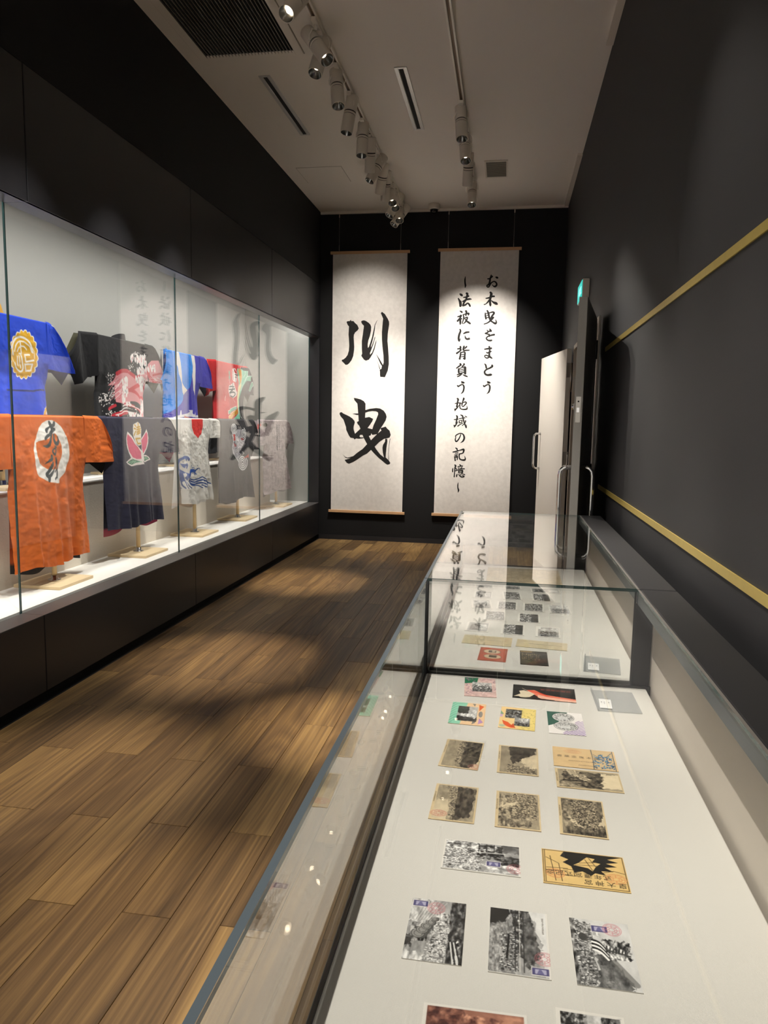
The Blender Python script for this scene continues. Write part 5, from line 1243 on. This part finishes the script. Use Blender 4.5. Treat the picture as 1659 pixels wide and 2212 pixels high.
def p_purple(cv, hx, hy):
    cv.a[:] = cv.c('#e6e0dc'); cv.poly([(-hx, hy), (hx * .2, hy), (-hx * .5, -hy * .1), (-hx, -hy * .35)], '#2f5a4c')
    t = Canvas(0, 1, 0, 1, 10, 0)
    for k in range(-14, 22):
        x = -hx * .4 + k * .009; cv.stroke([(x, -hy), (x + hy * 1.25, hy * .25)], '#6d4a96', .0020, smooth=False)
        cv.stroke([(hx * .05 + k * .008, -hy + .0), (hx * .05 + k * .008 - .02, -hy + .03)], '#8d6fb0', .0012, smooth=False)
    cv.poly([(-hx, -hy * .36), (-hx * .2, hy), (hx, hy), (hx, hy * .7), (-hx * .3, -hy), (-hx, -hy)], '#e9e4e0'); cv.poly([(-hx, hy), (hx * .2, hy), (-hx * .5, -hy * .1), (-hx, -hy * .35)], '#2f5a4c')
    for cy, s_, sd in ((hy * .5, .62, 3), (-hy * .3, .66, 4)):
        cx = -hx * .1 if cy > 0 else -hx * .02
        cv.ell(cx, cy, hx * s_, hy * .40, '#efece6')
        n = tone(0.15 + 1.0 * cv.noise(30, 20, sd + 30, 4), GRY); pts = [(cx + hx * (s_ - .05) * math.cos(a), cy + hy * .36 * math.sin(a)) for a in np.linspace(0, 6.28, 30)]
        cv.blend(cv.mask_poly(pts), n); cv.rect(cx - hx * .3, cy - hy * .2, cx + hx * .25, cy + hy * .05, '#d8d8d6', .8); cv.ring(cx, cy, hx * s_, hy * .4, .0012, '#2d2d2d')
def sep_card(areas, seed, mark=None, margins=(.006, .004, .003, .004), bg=.62, base='#cfba92'):
    def f(cv, hx, hy):
        cv.a[:] = cv.c(base); cv.a *= (0.95 + .1 * cv.noise(8, 6, seed))[..., None]
        photo(cv, inset(hx, hy, *margins), areas, SEP, seed, bg); caption(cv, -hx + margins[0] * .45, hy * .5, 12, .0028)
        if mark: postmark(cv, mark[0] * hx, mark[1] * hy, .017, .012)
    return f
def bw_card(areas, seed, st=None, mk=None, pal=GRY, margins=(0, 0, 0, 0), bg=.6, cap=None, extra=None):
    def f(cv, hx, hy):
        cv.a[:] = cv.c('#dcd8d0'); photo(cv, inset(hx, hy, *margins), areas, pal, seed, bg)
        if extra: extra(cv, hx, hy)
        if st: stamp(cv, st[0] * hx, st[1] * hy, .026, .0155)
        if mk: postmark(cv, mk[0] * hx, mk[1] * hy, .014, .014, '#c06a72', .6)
        if cap: caption(cv, cap[0] * hx, cap[1] * hy, 10, .003)
    return f
def p_envelope(cv, hx, hy):
    cv.a[:] = cv.c('#d8b98a'); cv.a *= (0.95 + .1 * cv.noise(8, 6, 4))[..., None]
    cv.rect(hx * .25, -hy, hx * .93, hy * .96, '#cfb489')
    r = np.random.RandomState(3)
    for k in range(80):
        x = r.uniform(hx * .3, hx * .88); y = r.uniform(-hy * .95, hy * .6 - abs(x / hx - .6) * hy); cv.stroke([(x, y), (x + r.uniform(-.006, .006), y + r.uniform(.002, .008))], ['#3f6b8f', '#5a8caa', '#2e4f6c'][k % 3], .0028)
    cv.stroke([(hx * .25, hy), (hx * .27, 0), (hx * .25, -hy)], '#3a4a58', .0015, smooth=False); cv.stroke([(hx * .93, hy), (hx * .93, -hy)], '#3a4a58', .0015, smooth=False); cv.stroke([(hx * .3, hy * .5), (hx * .6, hy * .2), (hx * .9, hy * .8)], '#3a4a58', .0014)
    cv.text('書葉念曳木御', -hx * .88, -hy * .02, .0125, 0, '#4a4238', 1.35); caption(cv, -hx * .5, -hy * .35, 14, .0032, vert=False); caption(cv, -hx * .2, -hy * .72, 12, .0028, vert=False)
    postmark(cv, -hx * .35, hy * .6, .02, .010, '#c98560', .5)
def p_woodcut(cv, hx, hy):
    cv.a[:] = cv.c('#d9b878'); cv.a *= (0.95 + .1 * cv.noise(8, 6, 9))[..., None]
    for k in (.0, .04): cv.stroke([(-hx * (.97 - k), -hy * .93), (hx * .97, -hy * .93), (hx * .97, hy * .95), (-hx * (.97 - k), hy * .95), (-hx * (.97 - k), -hy * .93)], '#4b3a22', .0012, smooth=False)
    z = [(-hx * .45, hy * .95), (hx * .95, hy * .95), (hx * .6, hy * .75), (hx * .85, hy * .62), (hx * .55, hy * .5), (hx * .8, hy * .36), (hx * .5, hy * .25), (hx * .7, hy * .05), (hx * .4, hy * .02), (hx * .5, -hy * .2), (hx * .25, -hy * .14), (hx * .15, -hy * .32), (-hx * .05, -hy * .12), (-hx * .25, -hy * .25), (-hx * .3, hy * .1), (-hx * .5, hy * .3), (-hx * .35, hy * .5), (-hx * .55, hy * .65)]
    cv.poly(z, '#15130f')
    cv.poly([(-hx * .12, hy * .35), (hx * .1, hy * .75), (hx * .3, hy * .7), (hx * .22, hy * .5), (hx * .42, hy * .45), (hx * .3, hy * .25), (hx * .2, -hy * .05), (hx * .1, hy * .1), (-hx * .25, hy * .2)], '#d9b878')
    for p in ([(-hx * .1, hy * .35), (hx * .32, hy * .5)], [(hx * .05, hy * .6), (hx * .2, 0)], [(hx * .15, hy * .7), (hx * .3, hy * .2)], [(-hx * .2, hy * .22), (hx * .35, hy * .3)], [(-hx * .9, hy * .5), (-hx * .6, hy * .2), (-hx * .55, -hy * .8)], [(-hx * .8, hy * .6), (-hx * .7, -hy * .8)], [(-hx * .9, -hy * .1), (-hx * .4, -hy * .05)], [(-hx * .9, -hy * .25), (-hx * .4, -hy * .2)], [(-hx * .5, -hy * .1), (-hx * .25, -hy * .1), (-hx * .25, -hy * .45), (-hx * .5, -hy * .45)], [(hx * .4, -hy * .1), (hx * .7, hy * .1), (hx * .95, 0)]):
        cv.stroke(p, '#4b3a22', .0013, smooth=False)
    postmark(cv, -hx * .7, -hy * .4, .016, .013, '#c46a3e', .6); postmark(cv, hx * .72, -hy * .35, .018, .014, '#c46a3e', .6)
    cv.text('皇大神宮', hx * .95, -hy * .58, .0155, math.pi, '#17130f', 1.22); cv.text('式年遷宮式記念', hx * .62, -hy * .24, .0145, math.pi, '#17130f', 1.12)
def p_red(cv, hx, hy):
    cv.a[:] = cv.c('#b8553c'); r = np.random.RandomState(2)
    for k in range(70): 
        x, y = r.uniform(-hx, hx), r.uniform(-hy, hy); cv.stroke([(x, y), (x + .006, y + .001)], '#8d3a26', .001, smooth=False)
    cv.stroke([(-hx * .93, -hy * .9), (hx * .93, -hy * .9), (hx * .93, hy * .9), (-hx * .93, hy * .9), (-hx * .93, -hy * .9)], '#5a2214', .0015, smooth=False)
    for cx, cy in ((-hx * .1, hy * .4), (0, -hy * .35)):
        cv.ell(cx, cy, hx * .62, hy * .32, '#cdb594'); cv.ring(cx, cy, hx * .62, hy * .32, .0016, '#3d2015'); cv.rect(cx - hx * .25, cy - hy * .15, cx + hx * .3, cy + hy * .2, '#3d362c')
    cv.rect(-hx * .1, hy * .3, hx * .1, hy * .6, '#b9a88c'); caption(cv, -hx * .78, hy * .6, 7, .007, '#6d2c1a')
def p_forest(cv, hx, hy):
    photo(cv, (-hx, -hy, hx, hy), [(R_(0, 0, 1, .5), .12, .25, 16), (R_(.55, 0, 1, 1), .06, .1, 10), (R_(.05, .35, .7, .8), .35, .7, 22)], ((.05, .05, .04), (.82, .72, .5)), 12, .25)
    for k in range(9):
        x = -hx * .9 + k * hx * .15; cv.stroke([(x, hy * .8), (x, -hy * .2)], '#1c1812', .0022, smooth=False)
    cv.rect(-hx * .95, hy * .75, -hx * .1, hy * .97, '#b8935c', .6); cv.ell(-hx * .2, -hy * .6, hx * .4, hy * .2, '#3f5a30', .5)
def p_strip(cv, hx, hy):
    cv.a[:] = cv.c('#c2b392'); cv.a *= (0.92 + .16 * cv.noise(12, 4, int(hx * 1e4)))[..., None]
    for k in range(12): cv.stroke([(-hx * .5 + k * hx * .11, hy * .05), (-hx * .44 + k * hx * .11, hy * .05)], '#5d5444', .003, smooth=False)
    for k in range(7): cv.stroke([(-hx * .85 + k * hx * .06, hy * .5), (-hx * .83 + k * hx * .06, hy * .5)], '#7d725c', .0016, smooth=False)
def p_map(cv, hx, hy):
    cv.a[:] = cv.c('#bfae8e'); cv.a *= (0.85 + .3 * cv.noise(20, 10, 2))[..., None]; r = np.random.RandomState(5)
    for k in range(160):
        x, y = r.uniform(-hx * .95, hx * .95), r.uniform(-hy * .9, hy * .9); l = r.uniform(.01, .05)
        cv.stroke([(x, y), (x + l, y)] if k % 2 else [(x, y), (x, y + l * .6)], '#6d5f47', .0014, .7, smooth=False)
    for k in range(7): cv.stroke([(-hx + k * hx / 3, -hy), (-hx + k * hx / 3, hy)], '#9c8b6c', .002, .7, smooth=False)
    cv.rect(-hx, -hy, hx, -hy * .95, '#8a5f3c')
def p_blank(col):
    def f(cv, hx, hy): cv.a[:] = cv.c(col)
    return f

def x_logs(cv, hx, hy):
    for k in range(5):
        cx, cy = -hx * (.55 - .12 * k), -hy * (.18 - .13 * k); w = hx * (.30 - .035 * k)
        cv.ell(cx, cy, w, w * .85, '#4c4c4a'); cv.ell(cx - w * .15, cy, w * .72, w * .7, '#8d8c88'); cv.ring(cx - w * .1, cy, w * .5, w * .5, .0008, '#333333'); cv.stroke([(cx - w, cy + w * .6), (cx + w, cy + w * .75)], '#d8d6d0', .0012, smooth=False)
    for k in range(12): cv.stroke([(-hx * .75 + k * .002, hy * .25), (-hx * .45 + k * .003, hy * .95)], ['#6d6c69', '#bdbbb6'][k % 2], .0009, .7, smooth=False)
    for k in range(4): cv.stroke([(hx * (.70 + .08 * k), -hy), (hx * (.55 + .06 * k), -hy * .35)], ['#d9d8d4', '#1c1c1c'][k % 2], .0022, smooth=False)
def x_raft(cv, hx, hy):
    cv.stroke([(-hx * .40, -hy * .55), (-hx * .34, hy * .15)], '#141414', .0032, smooth=False)
    for k in range(3): cv.stroke([(-hx * (.12 - .14 * k), -hy * .9), (-hx * (.12 - .14 * k), hy * .98)], ['#202020', '#c9c7c2', '#2a2a2a'][k], .0016, .8, smooth=False)
    for k in range(9): cv.stroke([(-hx * .14, hy * (.1 + .1 * k)), (hx * .20, hy * (.1 + .1 * k))], '#1d1d1d', .0010, .7, smooth=False)
def x_banner(cv, hx, hy):
    for k in range(6): cv.stroke([(-hx * .32, hy * (.36 - .06 * k)), (-hx * .1, hy * (.30 - .06 * k)), (hx * .12, hy * (.05 - .05 * k))], ['#121212', '#f2f0ec'][k % 2], .0036)
    for k in range(7): cv.stroke([(hx * (.1 + .1 * k), hy * .02), (hx * (.14 + .1 * k), hy * (.22 - .05 * (k % 3)))], '#2b2b2a', .0022)
    cv.stroke([(hx * .1, hy * .1), (hx * .85, -hy * .02)], '#3a3a38', .003); cv.stroke([(hx * .3, -hy * .25), (hx * .85, -hy * .82)], '#6a6966', .010, .7); cv.ell(-hx * .62, hy * .42, hx * .14, hy * .12, '#3d3c3a')
def x_boat(cv, hx, hy):
    for k in range(4): cv.stroke([(-hx * .08 + k * hx * .2, hy * .35), (-hx * .08 + k * hx * .2, hy * .9)], '#101010', .0018, .8, smooth=False)
    cv.stroke([(-hx * .1, hy * .3), (hx * .6, hy * .36)], '#f0eee8', .0022, .8, smooth=False)
CROWD = lambda p, v=.5: (p, v - .05, .5, 40, 'c')
NEAR = [
 ('postcard', 'collage postcard with a green corner and pink scrollwork', n1_, [(278,82),(505,90),(497,228),(275,208)], p_collage, '#d3b3ac', .0016),
 ('leaflet', 'long black leaflet with an orange flowing robe', n1_, [(622,130),(1060,166),(1083,265),(625,222)], p_leaflet, '#171311', .0013),
 ('postcard', 'mint green and peach postcard with a small framed photo', n1_, [(190,255),(430,275),(416,431),(163,407)], p_mint, '#e6c49c', .0016),
 ('postcard', 'yellow patterned postcard with two photos and an orange bird', n1_, [(530,288),(780,312),(790,468),(531,438)], p_yellow, '#e8ca88', .0016),
 ('postcard', 'purple lattice postcard with two oval photos', n1_, [(865,322),(1112,342),(1152,502),(884,478)], p_purple, '#e4dedb', .0014),
 ('postcard', 'sepia postcard of a crowd line before a dark hill', n1_, [(140,518),(403,552),(388,748),(103,715)], sep_card([(R_(.48, 0, 1, 1), .18, .35, 14), CROWD(R_(.34, 0, .52, 1), .5), (R_(0, 0, .34, 1), .62, .15, 8), ([(.8, 0), (1, 0), (1, .25)], .9, .1, 8)], 31, (.86, -.8)), '#cdb389', .0015),
 ('postcard', 'sepia postcard of a procession past a dark curved bank', n1_, [(517,563),(797,590),(815,792),(515,760)], sep_card([([(0, 1), (.25, .7), (.3, .4), (.15, 0), (0, 0)], .55, .15, 6), ([(.25, 1), (1, 1), (.95, .75), (.55, .5), (.3, .3), (.25, .7)], .12, .3, 16), CROWD(R_(.2, 0, .95, .28), .45), ([(.55, .5), (1, .75), (1, .2), (.7, .25)], .88, .12, 8)], 32), '#cdb389', .0015),
 ('envelope', 'peach paper envelope with blue treetops and vertical writing', n1_, [(903,573),(1345,617),(1383,758),(920,712)], p_envelope, '#d8b98a', .0014),
 ('postcard', 'long sepia postcard of a crowd on a slope under the peach envelope', n1_, [(922,730),(1385,770),(1420,914),(940,863)], sep_card([([(0, .2), (.7, 0), (.75, .9), (.1, 1)], .28, .45, 18), CROWD([(.1, .95), (.3, 1), (.55, .5), (.4, .4)], .75), (R_(.72, .1, 1, .9), .95, .05, 6), (R_(.0, 0, .25, .3), .55, .4, 16)], 33), '#cdb389', .0015),
 ('postcard', 'sepia postcard with a round red postmark and dark wooded bank', n2_, [(195,103),(485,140),(466,384),(150,352)], sep_card([([(.48, 0), (.5, 1), (1, .95), (.9, .1)], .16, .35, 14), CROWD([(.22, .95), (.5, 1), (.52, 0), (.42, 0), (.38, .6)], .5), (R_(0, 0, .38, .55), .85, .1, 6)], 34, (-.6, -.66)), '#cdb389', .0013),
 ('postcard', 'sepia postcard of many people hauling ropes seen from above', n2_, [(615,157),(910,187),(921,440),(600,403)], sep_card([CROWD(R_(.35, .25, .95, 1), .5), (R_(0, 0, .45, .55), .5, .6, 18), (R_(0, .6, .35, .95), .55, .5, 20), (R_(.3, .05, .8, .35), .45, .5, 16), ([(.05, .62), (.45, .72), (.45, .66), (.05, .52)], .85, .1, 10)], 35), '#c9ad84', .0013),
 ('postcard', 'sepia postcard of a crowd behind a long pale log', n2_, [(1032,195),(1338,236),(1395,492),(1056,457)], sep_card([(R_(0, 0, 1, 1), .42, .4, 14), CROWD(R_(.25, .2, .85, .95), .42), ([(.1, .45), (.15, .5), (.5, .22), (.45, .15)], .85, .1, 10), (R_(.3, 0, 1, .2), .25, .4, 16), ([(.85, .3), (1, .3), (1, .6)], .85, .1, 8)], 36), '#c9ad84', .0013),
 ('postcard', 'long black and white postcard packed with people in white', n2_, [(262,487),(775,548),(782,753),(228,690)], bw_card([CROWD(R_(0, 0, .5, .75), .72), ([(0, .75), (.45, .6), (.5, 1), (0, 1)], .7, .8, 18), (R_(.45, .45, .8, .95), .3, .9, 20), (R_(.75, .3, 1, .6), .2, .6, 20), (R_(.78, .75, 1, 1), .35, .3, 8), (R_(.55, 0, 1, .3), .75, .5, 14)], 41, (.13, -.55), (.86, -.55), margins=(.003, .002, .002, .002), extra=x_boat), '#e2ded6', .0012),
 ('postcard', 'yellow woodcut postcard with a black jagged forest and shrine lettering', n2_, [(923,555),(1483,620),(1543,865),(937,790)], p_woodcut, '#d9b878', .0011),
 ('postcard', 'black and white postcard of big logs beside rows of people, violet stamp', n3_, [(150,115),(463,150),(433,523),(68,470)], bw_card([(R_(.0, .6, .5, 1), .78, .3, 14), CROWD([(.35, 0), (.7, 0), (.75, .75), (.5, .8), (.45, .45)], .75), ([(.72, 0), (1, 0), (1, 1), (.75, 1)], .2, .5, 20), (R_(.05, .3, .45, .58), .35, .9, 12), (R_(0, 0, .35, .12), .8, .4, 14), (R_(.0, .2, .12, .35), .12, .2, 10), ([(.85, .02), (.95, .0), (.9, .35)], .85, .2, 8)], 51, (-.97, .72), (-.08, .72), extra=x_logs), '#dcd8d0', .0012),
 ('postcard', 'black and white postcard of a raft of people on a river, stamp at its foot', n3_, [(608,170),(945,212),(970,607),(590,552)], bw_card([(R_(0, 0, .42, 1), .55, .35, 26), ([(0, 1), (.35, 1), (.3, .8), (0, .72)], .06, .1, 10), CROWD(R_(.22, .05, .5, .6), .45), ([(.4, 1), (.7, 1), (.78, .7), (.9, .3), (.7, .1), (.5, .3), (.42, .6)], .28, .3, 16), ([(.72, 1), (1, 1), (1, 0), (.92, .2), (.88, .5)], .88, .08, 6), (R_(.40, .35, .58, 1), .25, .8, 30)], 52, (.38, -.93), (.82, -.45), margins=(0, .001, .003, 0), cap=(.82, .8), extra=x_raft), '#dcd8d0', .0012),
 ('postcard', 'black and white postcard with a striped banner and a shrine cart', n3_, [(1080,232),(1430,275),(1515,685),(1120,630)], bw_card([(R_(0, 0, 1, 1), .82, .08, 6), (R_(0, 0, .1, 1), .35, .6, 16), CROWD(R_(.08, 0, .35, .95), .5), ([(.35, 0), (.38, .5), (.6, .45), (.9, .05), (.85, 0)], .35, .3, 14), (R_(.5, .42, .95, .7), .45, 1.0, 22), ([(.36, .68), (.55, .55), (.5, .48), (.34, .55)], .5, .9, 30), (R_(.35, .75, .45, .9), .6, .5, 16)], 53, (-.3, .62), (.42, .75), extra=x_banner), '#dcd8d0', .0012),
 ('postcard', 'colour printed postcard of an orange robed figure cut by the picture edge', n3_, [(215,735),(812,820),(860,1220),(160,1130)], bw_card([(R_(0, .3, .4, 1), .3, .6, 14), (R_(.35, .5, .75, .9), .6, .7, 16), (R_(.75, .5, 1, 1), .7, .3, 12)], 61, pal=((.22, .08, .07), (.85, .62, .5)), margins=(.005, .004, .004, .004)), '#d9c39a', .0012),
 ('postcard', 'white bordered black and white postcard cut by the picture edge', n3_, [(1005,770),(1418,835),(1450,1230),(1000,1150)], bw_card([(R_(0, .5, .4, 1), .25, .9, 22), (R_(.45, .4, .65, 1), .8, .3, 12), (R_(.7, .3, 1, 1), .3, .7, 20)], 62, margins=(.006, .005, .005, .005)), '#e4e0d8', .0012),
]
for nm, lb, cr_, q, pf, base, step in NEAR:
    card(nm, lb, 'postcard' if nm == 'postcard' else nm, cr_, q, pf, base, step * 0.66, 1500, group=GN)

def far_photo(seed, kind):
    A = {0: [(R_(0, 0, 1, .4), .45, .8, 26), (R_(0, .4, 1, 1), .35, .8, 18)], 1: [(R_(.1, .1, .6, .9), .3, .6, 16), (R_(.6, .2, .95, .8), .85, .2, 8)],
         2: [(R_(0, .5, 1, 1), .75, .3, 10), (R_(.1, 0, .9, .55), .35, .8, 24)], 3: [(R_(.6, 0, 1, 1), .15, .2, 10), (R_(0, 0, .6, 1), .45, .9, 22)]}[kind]
    return bw_card(A, seed, margins=(.009, .007, .006, .007), bg=.6)
FAR = [
 ('postcard', 'orange red postcard with two oval photos', [(433,632),(622,648),(620,738),(428,722)], p_red, '#b8553c'),
 ('postcard', 'dark coloured postcard of a shrine in a forest', [(711,657),(897,668),(910,766),(714,750)], p_forest, '#2a241a'),
 ('paper_strip', 'long beige paper wrapper with printed characters, beside the two ragged corners', [(325,545),(655,572),(655,632),(316,605)], p_strip, '#c2b392'),
 ('paper_strip', 'long beige paper wrapper with clipped corners', [(690,577),(1042,610),(1034,660),(686,628)], p_strip, '#bdb495'),
 ('postcard', 'white postcard of a framed building above the ragged wrapper', [(345,455),(503,468),(499,531),(337,520)], far_photo(71, 1), '#dcd9d2'),
 ('postcard', 'white postcard of a hall with a white sheet, middle of its row', [(590,470),(742,482),(744,553),(577,542)], far_photo(72, 3), '#dcd9d2'),
 ('postcard', 'white postcard of a boat shaped float above the clipped wrapper', [(820,490),(980,500),(998,574),(822,558)], far_photo(73, 2), '#dcd9d2'),
 ('postcard', 'white postcard of tall poles and banners in the row of two', [(472,382),(612,390),(617,455),(457,445)], far_photo(74, 0), '#dcd9d2'),
 ('postcard', 'white postcard of a gate with a sunburst in the row of two', [(697,398),(842,408),(855,470),(697,460)], far_photo(75, 3), '#dcd9d2'),
 ('postcard', 'faint white postcard nearest the aisle in the row of four', [(385,305),(520,310),(512,368),(370,362)], far_photo(76, 2), '#dcd9d2'),
 ('postcard', 'speckled white postcard, second in the row of four from the aisle', [(556,315),(690,325),(696,378),(548,370)], far_photo(77, 0), '#dcd9d2'),
 ('postcard', 'speckled white postcard, third in the row of four from the aisle', [(737,328),(873,338),(880,392),(728,383)], far_photo(78, 0), '#dcd9d2'),
 ('postcard', 'white postcard of a curved roof nearest the charcoal wall in the row of four', [(905,340),(1053,350),(1065,406),(912,400)], far_photo(79, 2), '#dcd9d2'),
 ('postcard', 'pale postcard nearest the aisle in the row of three below the brown edged sheet', [(400,243),(520,252),(523,298),(390,292)], far_photo(80, 1), '#dcd9d2'),
 ('postcard', 'dark toned postcard in the middle of the row of three', [(600,250),(718,257),(722,307),(583,303)], far_photo(81, 0), '#dcd9d2'),
 ('postcard', 'postcard with a black half at the wall end of the row of three', [(790,262),(915,270),(932,320),(795,315)], far_photo(82, 3), '#dcd9d2'),
 ('postcard', 'pale postcard below the small white caption card', [(405,188),(530,194),(530,228),(395,222)], far_photo(83, 2), '#dcd9d2'),
 ('postcard', 'white postcard with two small dark crosses', [(600,198),(718,204),(722,238),(597,232)], far_photo(84, 2), '#e2dfd8'),
 ('postcard', 'long postcard with two dark blots below the brown edged sheet', [(785,226),(988,236),(990,264),(783,256)], far_photo(85, 1), '#dcd9d2'),
 ('printed_sheet', 'large aged printed sheet with creases and brown lower edge', [(490,82),(985,108),(1000,222),(478,196)], p_map, '#bfae8e'),
 ('caption_card', 'small white caption card beside the large aged sheet', [(322,88),(450,96),(446,126),(308,120)], p_blank('#dedbd4'), '#dedbd4'),
]
for nm, lb, q, pf, base in FAR:
    card(nm, lb, nm.replace('_', ' '), n4_, q, pf, base, .0018, 900, group=GF if nm == 'postcard' else None)

def label_holder(label, cr_, q, cap_q, lines):
    c, hx, hy, ang = card_frame(cr_, q)
    t = thing('label_holder', label, 'label holder', (c.x, c.y, TRAY), 'clear label holders in the table cases')
    M4 = Matrix.Translation((c.x, c.y, TRAY + 0.0006)) @ Matrix.Rotation(ang, 4, 'Z')
    MB().box(-hx, hx, -hy, hy, 0.0, 0.0025, 0, 0, M4).build('plate', M['acrylic'], t)
    MB().box(-hx, -hx + 0.004, -hy, hy, 0.0026, 0.009, 0, 0, M4).build('lip', M['acrylic'], t)
    cc, ax, ay, an = card_frame(cr_, cap_q)
    cv = Canvas(-ax, ax, -ay, ay, 1600, '#e9e8e6')
    cv.stroke([(ax * .25, -ay * .9), (ax * .25, ay * .9)], '#9a9a9a', .0008, smooth=False)
    for x, n in ((-ax * .6, 3), (-ax * .15, 4), (ax * .6, 2)): caption(cv, x, ay * .35, n, ax * .2, '#333333')
    X, Y = np.meshgrid(np.linspace(-ax, ax, 40), np.linspace(-ay, ay, 30))
    me = grid_mesh('caption', np.stack([X, Y, 0 * X], -1), cv.sample(X, Y), M['print'], False)
    o = link('caption', me); o.location = (cc.x, cc.y, TRAY + 0.0036); o.rotation_euler = (0, 0, an); adopt(o, t)
label_holder('clear acrylic label holder on the near case board by the black leaflet', n1_, [(1190,172),(1490,195),(1537,340),(1222,320)], [(1235,238),(1320,245),(1340,312),(1250,302)], 3)
label_holder('clear acrylic label holder on the farther case board by the forest postcard', n4_, [(1140,695),(1390,718),(1415,830),(1165,800)], [(1175,745),(1250,753),(1262,800),(1185,793)], 3)
